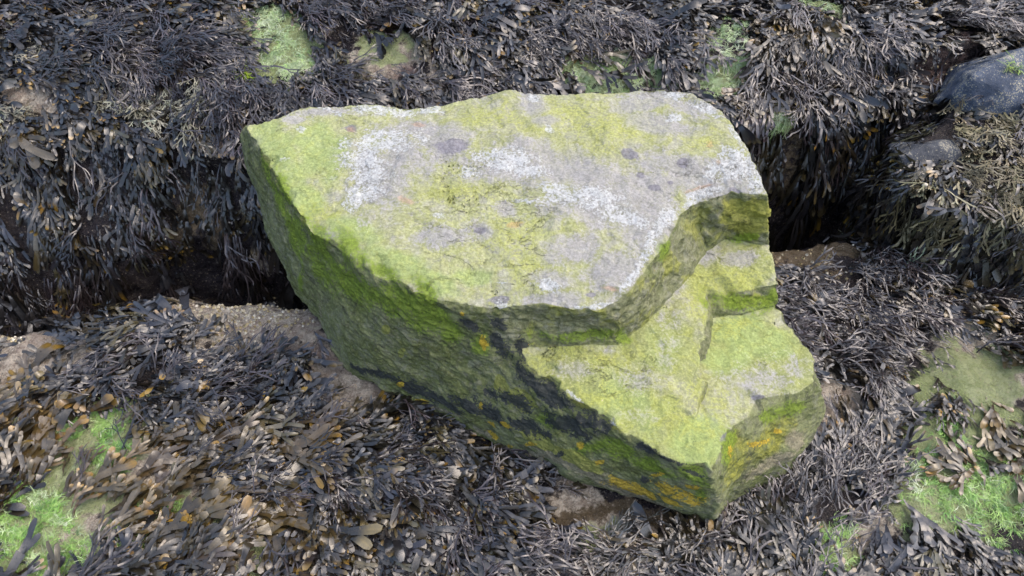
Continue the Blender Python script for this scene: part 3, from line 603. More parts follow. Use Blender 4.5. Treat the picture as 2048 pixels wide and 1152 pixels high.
def fronds(kind, base, nrm, d, length, wscale, h0, h1, grav, colA, colB, tipstart, g, keep_clear=True):
    """returns V, F, RGBA for n plants of one kind"""
    P, NN, DD = spines(base, nrm, d, length, h0, h1, grav)
    n = len(base); ok = np.ones(n, bool)
    if keep_clear:
        for i in range(n):
            if topbox(P[i]):
                for k in (0, 2):
                    l, nn, _, dist = bBVH.find_nearest(P[i, k])
                    if l is not None and (dist < .012 or (Vector(P[i, k]) - l).dot(nn) < 0): ok[i] = False; break
    if TIPBARE and kind != 'gut':
        bz = lambda k: blob_field(P[:, k], Z_BARE, gBVH, fbm(P[:, k], 9, 3, 77.), .3, .4)
        tb = np.maximum(np.maximum(bz(4), bz(3)), .95 * bz(5))
        ok &= g.random(n) > .93 * tb
        Ls, _, Is = sink_near(P[:, 4]); on = (gSrc[Is] >= 2) | (gSrc[sink_near(P[:, 3])[2]] >= 2)
        ok &= ~(on & (g.random(n) < .80))
    tid = g.integers(0, len(TPL[kind]), n)
    roll = g.normal(0, .2, n)
    VV = []; FF = []; CC = []; off = 0
    for t in range(len(TPL[kind])):
        ix = np.where((tid == t) & ok)[0]
        if not len(ix): continue
        T = TPL[kind][t]; m = len(T.V)
        uu = np.clip(T.V[:, 0], 0, 1.25) / 1.05 * (K - 1)
        k0 = np.clip(np.floor(uu).astype(int), 0, K - 2); fr = (uu - k0)[None, :, None]
        def samp(X): return X[ix][:, k0] * (1 - fr) + X[ix][:, k0 + 1] * fr
        Pp = samp(P); N_ = samp(NN); D_ = samp(DD)
        B = np.cross(N_, D_); B /= np.linalg.norm(B, axis=-1, keepdims=True) + 1e-9
        N_ = np.cross(D_, B)
        c, s_ = np.cos(roll[ix])[:, None, None], np.sin(roll[ix])[:, None, None]
        B, N_ = B * c + N_ * s_, N_ * c - B * s_
        sc = length[ix][:, None]
        flip = np.where(g.random(len(ix)) < .5, -1, 1)[:, None]
        v = (T.V[None, :, 1] * sc * flip * wscale[ix][:, None])[..., None]; w = (T.V[None, :, 2] * sc)[..., None]
        X = Pp + B * v + N_ * w
        VV.append(X.reshape(-1, 3)); FF.append((T.F[None] + (np.arange(len(ix)) * m)[:, None, None]).reshape(-1, 4) + off); off += m * len(ix)
        tp = sstep(0, 1, (T.A[None, :, 0] - tipstart[ix][:, None]) / .35)[..., None]
        c3 = colA[ix][:, None, :] * (1 - tp) + colB[ix][:, None, :] * tp
        CC.append(np.concatenate([c3, np.broadcast_to(T.A[None, :, 1:2], c3.shape[:2] + (1,))], -1).reshape(-1, 4))
    if not VV: return np.zeros((0, 3)), np.zeros((0, 4), int), np.zeros((0, 4))
    return np.concatenate(VV), np.concatenate(FF), np.concatenate(CC)
bmin, bmax = bV.min(0) - .02, bV.max(0) + .02
def topbox(Pi): return ((Pi > bmin) & (Pi < bmax)).all(1).any()

# flow of the weed as read off the photograph, laid on the rock: position and direction of growth
FLOW = [(200, 650, -1, .15), (350, 640, -1, .15), (420, 700, 1, -.3), (300, 780, 1, .3), (480, 760, 1, -.35), (250, 720, -.8, .6), (450, 880, 1, -.2), (100, 900, .7, -.7), (60, 1000, .5, -.8), (300, 1000, .8, -.6), (420, 1060, .8, -.5), (550, 880, .9, -.3), (800, 900, .9, .35), (700, 830, .9, -.2), (950, 1000, .8, .6),
        (750, 1080, .5, .85), (620, 1050, .35, .9), (1050, 1060, .8, .4), (1200, 1130, -1, .1), (950, 880, .8, .4), (1650, 900, .1, -1), (1560, 1000, -.4, -.8), (1720, 860, .25, -.9), (1650, 700, .7, .6), (1800, 600, .6, .7), (1750, 760, .6, .5), (1950, 650, .8, .4), (1800, 1100, .2, .8), (1980, 1110, .5, .7), (1690, 1010, .2, -.9), (1600, 620, .9, .3), (1700, 560, .5, .8),
        (100, 400, .1, 1), (300, 400, .1, 1), (480, 430, .3, 1), (1600, 300, -.1, 1), (1700, 320, .1, 1), (100, 100, 1, .1), (300, 120, 1, .15), (400, 60, 1, .2), (100, 20, 1, .2), (700, 40, .7, .6), (900, 80, .3, .9), (1050, 100, .6, .5), (1350, 100, .9, .5), (1550, 80, -.6, .7), (1480, 60, .8, -.2), (1750, 80, .9, .2), (1900, 60, .9, .1),
        (700, 160, 1, .1), (560, 190, .4, .9), (450, 180, .2, .9), (300, 230, .4, .8), (150, 250, .6, .7), (900, 170, .6, .4), (1620, 160, .3, .9), (1780, 160, .7, .7), (1900, 420, -.6, .8), (1850, 380, -.8, .6), (2000, 350, .3, .9), (1960, 500, -.2, 1), (640, 700, .2, 1), (1150, 1120, -1, .2)]
fp = []; fd = []
for x, y, dx, dy in FLOW:
    a = hit(x, y); b = hit(x + 8 * dx, y + 8 * dy)
    if a is None or b is None: continue
    q = b - a; q /= np.linalg.norm(q) + 1e-9; fp.append(a); fd.append(q)
fp = np.array(fp); fd = np.array(fd)
def flow(P):
    w = 1 / (((P[:, None] - fp[None]) ** 2).sum(-1) + .004) ** 1.5
    d = (w[..., None] * fd[None]).sum(1) / w.sum(1)[:, None]
    return d

# where each weed grows, from patches laid on the rock
tV = gV[gF]; tA = np.linalg.norm(np.cross(tV[:, 1] - tV[:, 0], tV[:, 2] - tV[:, 0]), axis=1) / 2
tC = tV.mean(1); px_, py_, dep_ = topix(tC)
inv = (px_ > -260) & (px_ < 2320) & (py_ > -150) & (py_ < 1330) & (dep_ > .3)
wgt = np.where(inv, tA, 0); cum = np.cumsum(wgt); print('weed area', cum[-1])
lipw0 = lambda P: lip_y(P[:, 0])
def scatter(n, g):
    i = np.searchsorted(cum, g.random(n) * cum[-1]); i = np.minimum(i, len(cum) - 1)
    a, b = g.random(n), g.random(n); m = a + b > 1; a[m], b[m] = 1 - a[m], 1 - b[m]
    P = tV[i, 0] + (tV[i, 1] - tV[i, 0]) * a[:, None] + (tV[i, 2] - tV[i, 0]) * b[:, None]
    N = np.cross(tV[i, 1] - tV[i, 0], tV[i, 2] - tV[i, 0]); N /= np.linalg.norm(N, axis=1)[:, None] + 1e-12
    N[(gSrc[i] == 0) & (N @ np.array([0, -.4, .9]) < 0)] *= -1
    keep = np.ones(n, bool)
    for k in range(n):                             # nothing grows in the dark right under the boulder
        h = bBVH.ray_cast(Vector(P[k]), Vector((0, 0, 1)))
        if h[0] is not None:
            d = Vector(ray(*[float(q) for q in np.array(topix(P[k][None])[:2])[:, 0]])).normalized()
            h2 = bBVH.ray_cast(Vector(CP), d)
            if h2[0] is not None and h2[3] < (Vector(P[k]) - Vector(CP)).length - .25: keep[k] = False
    return P[keep], N[keep], gSrc[i][keep]
Z_BARE = [(1655, 800, 72, 62), (1930, 775, 125, 105), (1985, 860, 50, 40), (45, 715, 125, 62), (505, 645, 118, 48), (690, 785, 60, 34), (1610, 510, 84, 26), (1880, 835, 46, 60), (1990, 740, 80, 40), (560, 95, 60, 40), (60, 195, 80, 30), (1940, 785, 115, 95), (1875, 900, 60, 95), (1960, 985, 130, 85, 25), (2020, 1040, 80, 50), (1840, 960, 36, 90), (1225, 158, 80, 36), (1290, 145, 60, 20), (1465, 85, 34, 46), (1440, 170, 46, 28), (50, 705, 120, 60), (510, 645, 110, 44), (660, 770, 40, 40), (1665, 800, 60, 60), (560, 130, 60, 40), (530, 50, 50, 46), (60, 1080, 90, 70), (215, 850, 60, 30), (225, 920, 30, 36), (765, 110, 75, 44), (30, 700, 90, 50), (15, 745, 70, 45), (500, 640, 105, 36), (560, 690, 60, 22), (690, 790, 40, 20), (1610, 505, 78, 22), (1650, 800, 50, 44), (1940, 790, 90, 70), (1890, 880, 55, 60), (1840, 870, 30, 50), (1990, 750, 60, 40), (1950, 960, 120, 60), (2000, 1010, 70, 40), (1880, 930, 40, 30), (1200, 1025, 100, 30), (1140, 1000, 30, 24), (1270, 1035, 40, 16), (1200, 1085, 42, 24), (1660, 1110, 55, 38), (1740, 1075, 24, 24),
          (550, 1105, 55, 40), (40, 195, 65, 24), (245, 208, 30, 12), (430, 292, 40, 20), (520, 50, 40, 38), (555, 130, 50, 36), (585, 85, 18, 20), (760, 112, 60, 36), (830, 140, 40, 14), (400, 430, 36, 55, -30), (535, 520, 30, 26), (1590, 360, 50, 70), (1740, 370, 30, 40), (1680, 420, 80, 50), (1880, 150, 44, 26), (1640, 12, 50, 12), (190, 400, 30, 40), (40, 440, 40, 40), (400, 560, 90, 30), (470, 370, 20, 30), (650, 62, 14, 10), (60, 1080, 70, 60), (700, 270, 30, 12), (1480, 255, 26, 30), (1570, 220, 20, 30), (1900, 70, 50, 10), (1300, 85, 20, 8)]
Z_SPARSE = [(400, 1000, 150, 80), (480, 1110, 130, 50), (700, 100, 140, 60), (860, 140, 70, 40), (130, 920, 120, 90), (250, 1040, 160, 90), (680, 780, 120, 60), (200, 860, 110, 50), (300, 1010, 170, 60), (420, 1080, 120, 60), (60, 960, 70, 60), (200, 1090, 120, 50), (1630, 560, 90, 40), (1230, 1040, 140, 70), (1900, 690, 70, 40), (880, 130, 70, 30), (1330, 160, 180, 50), (1440, 110, 80, 60), (330, 260, 60, 30), (1980, 600, 60, 40), (1740, 1040, 60, 50), (2010, 870, 50, 60), (1600, 330, 90, 110), (420, 480, 110, 120), (60, 460, 90, 90), (1700, 400, 100, 100), (960, 150, 60, 20), (620, 130, 40, 60), (1830, 130, 60, 40), (500, 250, 40, 30), (640, 760, 60, 60), (560, 900, 30, 20), (1240, 100, 40, 20)]
Z_TAN = [(80, 900, 120, 90), (180, 1000, 190, 110), (410, 1075, 180, 80), (330, 900, 120, 50, 0, .6), (40, 790, 60, 40), (230, 900, 90, 60), (2000, 870, 60, 60), (1960, 830, 60, 40), (600, 880, 60, 40), (520, 1000, 60, 40), (1600, 60, 80, 20, 0, .6), (1680, 800, 40, 40, 0, .6), (1500, 200, 60, 30, 0, .7), (2020, 720, 40, 40, 0, .8), (60, 270, 80, 12, 0, .6)]
Z_WIRY = [(720, 770, 110, 50), (1080, 870, 130, 36), (960, 860, 60, 26), (1150, 1125, 110, 40), (1220, 1100, 90, 40), (1680, 1000, 110, 50), (1540, 1010, 70, 40), (1700, 740, 60, 60), (1750, 640, 90, 50), (700, 30, 130, 40), (640, 170, 80, 26), (440, 200, 70, 50), (380, 110, 70, 40), (240, 90, 60, 40), (1170, 60, 90, 40), (1880, 130, 100, 30), (1950, 60, 100, 30), (1700, 100, 80, 30), (1640, 300, 60, 80), (150, 530, 100, 50), (470, 470, 60, 60), (1980, 480, 60, 60), (930, 150, 60, 30), (1650, 530, 100, 40), (1860, 690, 80, 40), (1560, 660, 60, 50), (880, 60, 60, 20, 0, .5), (1620, 880, 40, 30, 0, .6), (1480, 1060, 60, 30)]
Z_CHAN = [(260, 195, 110, 26), (330, 235, 80, 34), (20, 230, 40, 22), (380, 200, 30, 40), (1950, 300, 110, 60), (1990, 240, 70, 60), (1900, 260, 70, 26), (2000, 380, 70, 60), (1870, 390, 70, 40), (2040, 180, 40, 40), (1310, 4, 40, 18), (1150, 4, 30, 12), (20, 120, 40, 10, 0, .7), (1930, 330, 60, 60)]
Z_GUT = [(1220, 150, 60, 40), (1290, 140, 70, 22), (1180, 165, 50, 20), (1330, 165, 40, 24), (1440, 175, 40, 30), (1480, 60, 26, 24), (1460, 100, 30, 30), (1400, 130, 40, 20), (1230, 110, 26, 16), (1640, 12, 46, 12), (1560, 235, 18, 20), (1950, 970, 110, 55), (2010, 1030, 60, 40), (1880, 930, 40, 40), (1905, 850, 20, 40, 0, .7), (1850, 980, 20, 60, 0, .7), (50, 1080, 80, 60), (110, 1120, 70, 40), (20, 1010, 40, 40), (30, 950, 30, 40), (80, 1030, 40, 50), (210, 850, 50, 26), (160, 830, 30, 20), (220, 910, 26, 30), (40, 800, 20, 20), (130, 860, 30, 20), (240, 1090, 30, 30), (230, 1130, 40, 20), (330, 1020, 40, 12), (500, 880, 12, 20), (480, 910, 18, 10), (370, 1120, 18, 20), (520, 50, 36, 34), (570, 110, 36, 24), (590, 130, 40, 22), (600, 30, 20, 20), (440, 12, 24, 10), (1225, 155, 85, 38), (1300, 150, 70, 24), (1462, 85, 36, 46), (1440, 165, 46, 34), (10, 900, 20, 20), (1660, 1115, 46, 34), (1690, 1080, 16, 26), (1520, 200, 16, 24, 0, .8), (960, 240, 10, 10)]
def zone(P, zs, g, soft=.4, rag=.65): return blob_field(P, zs, gBVH, fbm(P, 9, 3, 77.), soft, rag)

def pick(g, n, *cols):
    c = np.array(cols); i = g.integers(0, len(c), n); return c[i] * g.uniform(.75, 1.3, (n, 1)) * g.uniform(.95, 1.05, (n, 3))
DARKW = [(.007, .0055, .004), (.010, .009, .008), (.015, .014, .015), (.012, .0095, .005), (.023, .022, .026), (.019, .014, .006), (.017, .017, .020)]
OLIVEW = [(.055, .045, .022), (.07, .055, .025), (.045, .038, .020)]
TANW = [(.082, .056, .020), (.115, .080, .030), (.060, .043, .016), (.042, .032, .014), (.068, .050, .026)]
TIPW = [(.16, .095, .015), (.20, .12, .02), (.10, .07, .022), (.14, .10, .04)]
WIRYW = [(.020, .014, .014), (.031, .023, .024), (.015, .011, .011), (.044, .034, .035)]
CHANW = [(.12, .104, .052), (.16, .14, .078), (.075, .064, .032), (.20, .18, .11)]
GUTW = [(.09, .19, .06), (.12, .27, .05), (.19, .34, .07), (.25, .40, .10), (.36, .47, .22), (.47, .54, .36)]

lipw = lambda P: lip_y(P[:, 0])
def region(P, N, src):
    """which mass of weed a plant belongs to"""
    r = np.full(len(P), 'far ledge', dtype=object)
    fore = P[:, 1] < lipw(P) + .02
    r[fore & (P[:, 0] < .1)] = 'left shelf'; r[fore & (P[:, 0] >= .1)] = 'right shelf'
    face = ~fore & (P[:, 1] < top_y(P[:, 0]) + .03) & (P[:, 2] < .36)
    r[face & (P[:, 0] < .3)] = 'left face'; r[face & (P[:, 0] >= .3)] = 'right face'
    r[~fore & ~face & (P[:, 1] > 3.18) & (P[:, 0] > -.3)] = 'top gap'
    r[src > 0] = 'outcrop'
    return r
BAG = {}
def stash(key, V, F, C):
    b = BAG.setdefault(key, [[], [], [], 0]); b[0].append(V); b[1].append(F + b[3]); b[2].append(C); b[3] += len(V)
def sow(kind, P, N, src, g, key=None, length=(.12, .20), wsc=(.85, 1.4), pile=.036, jitter=.15, tan=None, colset=None, tips=None, tipp=.35, d=None, stiff=1.0, fan=1, tone=False):
    n = len(P)
    if not n: return
    if d is None: d = flow(P)
    d = d + g.normal(0, jitter, (n, 3))
    cA = pick(g, n, *colset); cT = pick(g, n, *TANW); hb = g.uniform(.003, pile, n); lb = g.uniform(*length, n)
    if tone: cA = np.array(GUTW)[np.clip((fbm(P, 14, 3, 61.) * .55 + .5 + g.normal(0, .12, n)) * 6, 0, 5).astype(int)] * g.uniform(.8, 1.2, (n, 1))
    if tone:
        wh = (sstep(2.2, 2.4, P[:, 1]) * g.uniform(.1, .7, n))[:, None]; cA = cA * (1 - wh) + np.array([.56, .62, .44]) * wh
    if fan > 1:                                    # several fronds from one holdfast, spreading like a fan and sharing a colour
        r = np.repeat(np.arange(n), g.integers(max(1, fan - 2), fan + 3, n)); m = len(r)
        P = P[r] + g.normal(0, .009, (m, 3)); N = N[r]; src = src[r]; d = d[r] + g.normal(0, .16, (m, 3)); cA = cA[r] * g.uniform(.75, 1.25, (m, 1)); cT = cT[r] * g.uniform(.8, 1.2, (m, 1))
        hb = np.clip(hb[r] + g.normal(0, .01, m), .003, None); lb = lb[r] * g.uniform(.65, 1.3, m); tan = None if tan is None else np.clip(tan[r] + g.normal(0, .1, m), 0, 1); n = m
    stp = 1 - np.clip(N[:, 2], 0, 1)
    grav = (.05 + .75 * sstep(.12, .5, stp)) * stiff
    dk = sstep(.12, .42, stp)[:, None] * .85; d = d * (1 - dk) + np.array([0, -.35, -.94]) * dk
    ln = lb * (1 + .8 * sstep(.2, .5, stp)); h0 = hb * (1 - .4 * sstep(.25, .6, stp)); h1 = np.maximum(.004, h0 * g.uniform(.3, 1.4, n))
    A = cA
    if tan is not None:
        T = cT; A = A * (1 - tan[:, None]) + T * tan[:, None]
    B = pick(g, n, *(tips or TIPW)); has = g.random(n) < (tipp if tan is None else tipp + .5 * tan)
    B = np.where(has[:, None], B, A * 1.25); ts = g.uniform(.3, .85, n)
    reg = region(P, N, src) if key is None else np.full(n, key, dtype=object)
    for rg in sorted(set(reg)):
        ix = np.where(reg == rg)[0]
        V, F, C = fronds(kind, P[ix], N[ix], d[ix], ln[ix], g.uniform(*wsc, len(ix)) / (1 + .8 * sstep(.2, .5, stp[ix])), h0[ix], h1[ix], grav[ix], A[ix], B[ix], ts[ix], g)
        if len(V): stash((('green' if kind == 'gut' else 'channel' if kind == 'channel' else 'wrack'), rg), V, F, C)
g = np.random.default_rng(21)
QTY = 1.0
P, N, src = scatter(int(31000 * QTY), g)
bare = zone(P, Z_BARE, g, .3, .4); sparse = zone(P, Z_SPARSE, g); tan = zone(P, Z_TAN, g, .6); wiry = zone(P, Z_WIRY, g); chan = zone(P, Z_CHAN, g)
cl = fbm(P, 5, 3, 9.)
under = (P[:, 2] < -.25) & (src == 0)
dens = (1 - .985 * bare) * (1 - .62 * sparse) * np.where(under, .15, 1) * np.where((src == 2) | (src == 3), 0.015, 1) * np.clip(.9 + .5 * cl, .35, 1)
dens *= np.where(src == 1, .8, 1)
onface = (src == 0) & (P[:, 1] > lipw0(P) + .02) & (P[:, 1] < top_y(P[:, 0]) + .02)
tress = sstep(-.05, .25, perlin(np.stack([P[:, 0] * 5.5, P[:, 2] * 2.2, 0 * P[:, 0] + 4.7], -1)))
low = sstep(.12, -.2, P[:, 2])
dens *= np.where(onface, np.where(P[:, 0] > .3, (1 - .85 * low) * (.10 + .9 * tress) * .65, (1 - .5 * low) * (.35 + .65 * tress) * 1.15), 1)
far = sstep(2.0, 3.0, P[:, 1])
keep = g.random(len(P)) < dens
P, N, src, tan, wiry, chan, far = [a[keep] for a in (P, N, src, tan, wiry, chan, far)]
u = g.random(len(P))
isc = g.random(len(P)) < .93 * chan; isw = ~isc & (u < .10 + .70 * wiry * np.where(src == 1, .4, 1)); isf = ~isw & ~isc
iss = isf & (g.random(len(P)) < .15 + .7 * tan); isf &= ~iss
print('plants', isf.sum(), iss.sum(), isw.sum(), isc.sum(), time.time() - T0)
sow('fucus', P[isf], N[isf], src[isf], g, tan=tan[isf] * .8, colset=DARKW + OLIVEW[:1], tipp=.14, fan=4)
sow('serrat', P[iss], N[iss], src[iss], g, tan=tan[iss], colset=DARKW, length=(.12, .20), tipp=.16, fan=4)
sow('wiry', P[isw], N[isw], src[isw], g, colset=WIRYW, length=(.12, .22), tipp=.05, jitter=.3, pile=.075, fan=4)
chg = isc & (src == 0); isc = isc & (src > 0)
sow('channel', P[chg], N[chg], src[chg], g, colset=[(.17, .165, .12), (.22, .21, .155), (.12, .115, .075), (.27, .26, .2)], length=(.09, .14), tipp=.3, tips=[(.3, .29, .2)], pile=.05, jitter=.45, fan=4)
sow('channel', P[isc], N[isc], src[isc], g, colset=CHANW, length=(.09, .15), tipp=.3, tips=[(.26, .23, .14)], pile=.04, jitter=.45, fan=4)
P, N, src = scatter(int(330000 * QTY), g); gz = zone(P, Z_GUT, g, .8) * sstep(-.45, .25, fbm(P, 16, 3, 21.))
keep = g.random(len(P)) < gz * .9
P, N, src = P[keep], N[keep], src[keep]
print('gut', len(P), time.time() - T0)
sow('gut', P, N, src, g, colset=GUTW, tone=True, tips=[(.40, .48, .26), (.46, .53, .38)], tipp=.25, length=(.022, .05), wsc=(1.0, 1.7), pile=.009, jitter=.45, stiff=1.0)

def mat_weed(name, rough, spec, coat, trans=0):
    s = NT(name)
    c = s.attr('Col'); n2 = s.noise(60, 4, .6); n3 = s.noise(240, 3, .65, 0, 4.)
    base = s.mix(1.0, c.outputs['Color'], s.mix(n2, (.55, .55, .55), (1.4, 1.4, 1.4)), 'MULTIPLY')
    rib = s.math('POWER', c.outputs['Alpha'], 5.0)
    base = s.mix(s.math('MULTIPLY', rib, .35), base, s.mix(1.0, base, (1.9, 1.8, 1.5), 'MULTIPLY'))
    s.put(s.b.inputs['Base Color'], base)
    s.put(s.b.inputs['Roughness'], s.math('MULTIPLY_ADD', n3, .35, rough - .17)); s.b.inputs['Specular IOR Level'].default_value = spec
    s.b.inputs['Coat Weight'].default_value = coat; s.put(s.b.inputs['Coat Roughness'], s.math('MULTIPLY_ADD', n3, .3, .02))
    s.put(s.b.inputs['Normal'], s.bump(s.noise(90, 4, .6), .35, .004))
    return s.m
M = {'wrack': mat_weed('wrack', .32, .72, .40), 'channel': mat_weed('channel_wrack', .5, .5, .05), 'green': mat_weed('green_weed', .4, .5, .1)}
MASS = {('wrack', 'left shelf'): ('wrack_mat', 'dense mat of dark grey and tan wrack on the near shelf, left of and below the boulder', 'seaweed'),
        ('wrack', 'right shelf'): ('wrack_mat', 'dark grey wrack on the near shelf between the boulder and the green slope', 'seaweed'),
        ('wrack', 'left face'): ('hanging_wrack', 'curtain of dark wrack hanging down the ledge face left of the boulder', 'seaweed'),
        ('wrack', 'right face'): ('hanging_wrack', 'thin dark wrack strands hanging into the gap right of the boulder', 'seaweed'),
        ('wrack', 'far ledge'): ('wrack_mat', 'brown-black wrack covering the top of the ledge behind the boulder', 'seaweed'),
        ('wrack', 'top gap'): ('hanging_wrack', 'dark wrack along the shadowed slot at the top edge', 'seaweed'),
        ('wrack', 'outcrop'): ('hanging_wrack', 'dark wrack hanging from the rock block beside the slate-blue stone', 'seaweed'),
        ('channel', 'far ledge'): ('channel_wrack', 'pale olive narrow wrack on the ledge top left of the boulder', 'seaweed'),
        ('channel', 'left face'): ('channel_wrack', 'pale olive narrow wrack at the upper rim of the left ledge face', 'seaweed'),
        ('channel', 'right face'): ('channel_wrack', 'pale olive narrow wrack at the rim of the right gap', 'seaweed'),
        ('channel', 'right shelf'): ('channel_wrack', 'pale olive narrow wrack trailing onto the near shelf at right', 'seaweed'),
        ('channel', 'outcrop'): ('channel_wrack', 'shaggy olive-tan narrow wrack draped over the rock block at right', 'seaweed'),
        ('channel', 'top gap'): ('channel_wrack', 'pale olive wrack hanging in the dark slot above the boulder', 'seaweed'),
        ('green', 'left shelf'): ('green_weed', 'bright green gutweed in the lower left corner among tan wrack', 'seaweed'),
        ('green', 'right shelf'): ('green_weed', 'bright green gutweed sheet on the slope at lower right', 'seaweed'),
        ('green', 'far ledge'): ('green_weed', 'pale green gutweed tufts on the ledge just behind the boulder', 'seaweed'),
        ('green', 'left face'): ('green_weed', 'green gutweed on the left ledge face', 'seaweed'),
        ('green', 'right face'): ('green_weed', 'green gutweed draped at the rim of the gap right of the boulder', 'seaweed'),
        ('green', 'top gap'): ('green_weed', 'bright green gutweed in the dark slot at the top edge', 'seaweed'),
        ('green', 'outcrop'): ('green_weed', 'green gutweed on the rock block at right', 'seaweed')}
for key, (vs, fs, cs, n) in BAG.items():
    nm, lb, ct = MASS[key]
    o = mesh_obj(nm, np.concatenate(vs), np.concatenate(fs), M[key[0]]); set_col(o, np.concatenate(cs)); tag(o, lb, ct, kind='stuff')
    print(key, n)
print('weed done', time.time() - T0)
#DETAILS
# ------------------------------------------------------------------ plants one can point to
def clump(name, label, px, py, kind, n, length, dpx, colset, spread=.5, pile=.03, wsc=(.8, 1.2), mat='wrack', tipp=.35, tips=None, tan=None, base_r=.03, seed=1, group=None, stiff=1.0, lift=0.0, cat='seaweed'):
    global TIPBARE
    TIPBARE = False
    g = np.random.default_rng(seed + int(px) * 7 + int(py))
    c = hit(px, py); q = hit(px + 10 * dpx[0], py + 10 * dpx[1])
    if c is None or q is None: return
    d0 = q - c; d0 /= np.linalg.norm(d0)
    P = c + g.normal(0, base_r, (n, 3)); L, N, I = sink_near(P)
    d = d0 + g.normal(0, spread, (n, 3)) + N * lift
    BAG.clear()
    sow(kind, L, N, gSrc[I], g, key='one', length=length, wsc=wsc, pile=pile, jitter=.05, colset=colset, tips=tips, tipp=tipp, d=d, tan=None if tan is None else np.full(n, tan), stiff=stiff)
    if not BAG: return
    (k, (vs, fs, cs, m)), = list(BAG.items())
    o = mesh_obj(name, np.concatenate(vs), np.concatenate(fs), M[mat]); set_col(o, np.concatenate(cs)); tag(o, label, cat, group)
    TIPBARE = True
    return o
clump('wrack_tuft', 'brown wrack tuft with orange tips lying on the bright green weed slope', 1945, 950, 'serrat', 16, (.13, .20), (-.6, -.5), DARKW, .6, tan=.75, tipp=.3)
clump('wrack_tuft', 'loose tan wrack blades at the right edge above the bright green slope', 2015, 850, 'serrat', 30, (.14, .2), (.3, .5), DARKW, .7, tan=.95, base_r=.07)
clump('wrack_tuft', 'small dark brown wrack tuft drooping onto the pale green rock at right', 1890, 790, 'fucus', 20, (.12, .17), (.35, .9), DARKW, .35, tan=.25, tipp=.1)
clump('wiry_weed', 'thin dark forked stems standing on pale rock beside the boulder tip', 1672, 850, 'wiry', 4, (.10, .16), (-.2, -1), WIRYW, .4, stiff=.3, lift=.5, base_r=.003)
clump('wiry_weed', 'grey forked wiry weed fanned over tan rock at the bottom, below the boulder corner', 1185, 1110, 'wiry', 16, (.16, .24), (.9, -.25), [(.06, .064, .066), (.085, .09, .088)], .45, wsc=(.6, .8), pile=.02, base_r=.003)
clump('wiry_weed', 'dark bushy wiry tuft on wet rock at the foot of the boulder', 1095, 965, 'wiry', 26, (.08, .12), (.2, -.3), WIRYW, .9, pile=.05, lift=.4, stiff=.4)
clump('wiry_weed', 'pale green forked strand crossing dark wrack under the rock block', 1800, 556, 'wiry', 3, (.16, .22), (.9, -.3), [(.20, .24, .16)], .2, pile=.07, base_r=.003)
clump('wiry_weed', 'fine pale strand arching at the foot of the dark gap right of the boulder', 1730, 500, 'wiry', 3, (.16, .22), (-.8, -.5), [(.11, .14, .10)], .25, pile=.05, stiff=.2, lift=.3, base_r=.003)
clump('wrack_tress', 'longest dark wrack tress hanging in the middle of the right gap', 1640, 235, 'fucus', 44, (.26, .42), (-.05, 1), DARKW, .18, pile=.06, tan=.1, wsc=(.5, .75), base_r=.03)
clump('wrack_tress', 'dark wrack tress hanging beside the wedge-shaped stone', 1750, 240, 'fucus', 34, (.2, .34), (.1, 1), DARKW, .18, pile=.06, wsc=(.5, .75), base_r=.025)
clump('wrack_tress', 'short purple-brown tress hanging just behind the right shoulder of the boulder', 1498, 205, 'fucus', 26, (.16, .26), (.05, 1), [(.045, .032, .034), (.03, .022, .024)], .16, wsc=(.5, .8), tipp=.05, base_r=.035)
clump('channel_tuft', 'pale olive tuft hanging in the dark slot at the top edge, widest one', 1318, -22, 'channel', 50, (.14, .2), (0, 1), CHANW, .2, mat='channel', tipp=.3, tips=[(.26, .23, .14)], base_r=.03)
clump('channel_tuft', 'small pale olive tuft hanging in the dark slot beside the bright green patch', 1575, -18, 'channel', 18, (.14, .2), (0, 1), CHANW, .15, mat='channel', tipp=.3, tips=[(.26, .23, .14)], base_r=.02)
clump('weed_scrap', 'lone lime-green scrap of weed on dark wrack behind the left corner of the boulder', 488, 163, 'gut', 10, (.03, .05), (1, 0), [(.45, .62, .05)], .9, mat='green', pile=.07, wsc=(2, 3), tipp=0, base_r=.006)
clump('weed_scrap', 'lime-green scrap of weed on top of the slate-blue stone', 2028, 138, 'gut', 10, (.03, .05), (0, 1), [(.16, .24, .03)], .9, mat='green', wsc=(2, 3), tipp=0, base_r=.008)
clump('lone_wrack', 'single orange-tan blade curled on dark wrack below the boulder', 735, 945, 'serrat', 1, (.17, .18), (.9, -.35), [(.30, .19, .06)], .05, pile=.075, tipp=1, tips=[(.42, .25, .04)], wsc=(.6, .7), base_r=.001)

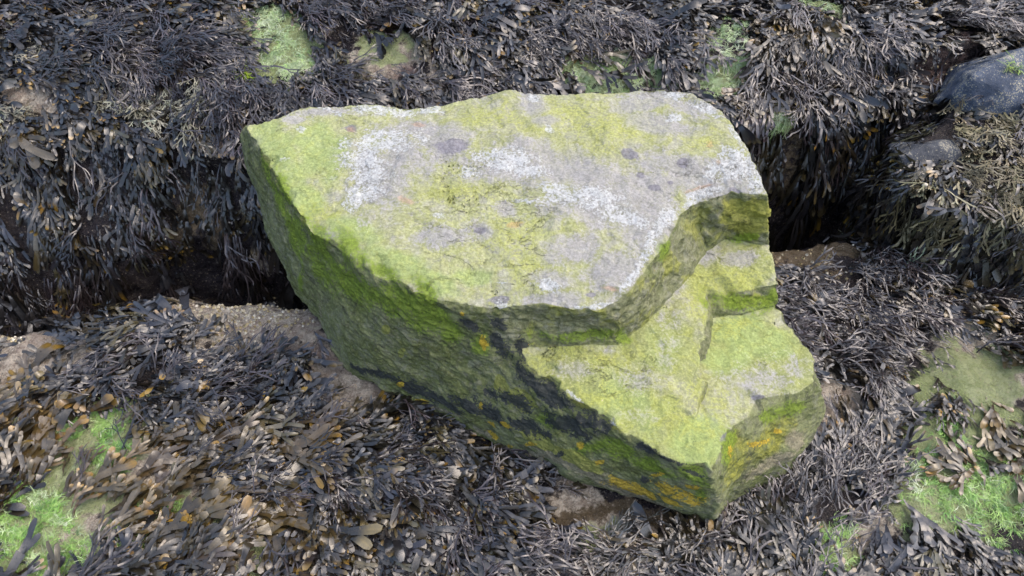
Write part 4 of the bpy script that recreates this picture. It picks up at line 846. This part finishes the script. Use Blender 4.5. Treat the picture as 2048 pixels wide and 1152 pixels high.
# ------------------------------------------------------------------ barnacles and one snail
def cones(P, N, g, r=(.0035, .0085)):
    n = len(P); k = 7
    a = np.linspace(0, 2 * math.pi, k, endpoint=False)
    rr = g.uniform(*r, n); hh = rr * g.uniform(.6, 1.0, n)
    t = np.cross(N, g.normal(size=(n, 3))); t /= np.linalg.norm(t, axis=1)[:, None]; b = np.cross(N, t)
    ring = lambda f, h: P[:, None] + (t[:, None] * np.cos(a)[None, :, None] + b[:, None] * np.sin(a)[None, :, None]) * (rr * f)[:, None, None] + N[:, None] * (hh * h)[:, None, None]
    V = np.concatenate([ring(1, -.3), ring(.45, 1), ring(.3, .55)], 1)
    F = []
    for j in range(k):
        q = (j + 1) % k; F += [(j, q, k + q, k + j), (k + j, k + q, 2 * k + q, 2 * k + j)]
    F = np.array(F); FF = (F[None] + (np.arange(n) * 3 * k)[:, None, None]).reshape(-1, 4)
    c = np.array([(.42, .35, .20), (.52, .46, .32), (.36, .29, .15), (.58, .54, .44)])[g.integers(0, 4, n)] * g.uniform(.8, 1.15, (n, 1))
    C = np.repeat(c[:, None], 3 * k, 1); C[:, 2 * k:] *= .35
    return V.reshape(-1, 3), FF, np.concatenate([C.reshape(-1, 3), np.zeros((n * 3 * k, 1))], 1)
def mat_shell():
    s = NT('barnacle_shell'); s.put(s.b.inputs['Base Color'], s.attr('Col').outputs['Color']); s.b.inputs['Roughness'].default_value = .8; return s.m
m_shell = mat_shell()
def barnacles(label, zs, n, seed):
    g = np.random.default_rng(seed); P, N, src = scatter(n, g); z = zone(P, zs, g, .6); k = g.random(len(P)) < z * .9
    P, N = P[k], N[k]
    if not len(P): return
    V, F, C = cones(P, N, g); o = mesh_obj('barnacles', V, F, m_shell, smooth=False); set_col(o, C); tag(o, label, 'barnacles', kind='stuff'); print('barnacles', len(P))
barnacles('yellowish barnacles crusting the bare tan rock left of the boulder', [(500, 620, 110, 18), (450, 645, 70, 30), (410, 665, 30, 16), (570, 612, 40, 12), (480, 640, 110, 40), (130, 668, 24, 8), (20, 680, 30, 10), (520, 660, 60, 20, 0, .4)], 130000, 5)
barnacles('pale barnacles on the brown rock lip right of the boulder', [(1610, 520, 80, 30, 0, .5), (1740, 520, 40, 20, 0, .6), (1850, 140, 50, 20, 0, .5), (1650, 545, 60, 20, 0, .6)], 60000, 6)
sc = hit(1838, 375)
if sc is not None:
    bm = bmesh.new(); bmesh.ops.create_uvsphere(bm, u_segments=16, v_segments=10, radius=.009)
    for v in bm.verts: v.co.z = v.co.z * .8 + (.006 if v.co.z > .005 else 0) * (v.co.z / .009); v.co.x *= 1.15
    me = bpy.data.meshes.new('snail_shell'); bm.to_mesh(me); bm.free(); o = bpy.data.objects.new('snail_shell', me); COL.objects.link(o); o.location = sc + np.array([0, -.02, .03]); o.rotation_euler = (.5, .3, 0)
    s_ = NT('snail'); s_.put(s_.b.inputs['Base Color'], s_.mix(s_.noise(200), (.55, .47, .33), (.7, .64, .5))); s_.b.inputs['Roughness'].default_value = .4; me.materials.append(s_.m)
    tag(o, 'small cream snail shell on dark wrack below the wedge-shaped stone', 'shell')
print('all done', time.time() - T0)
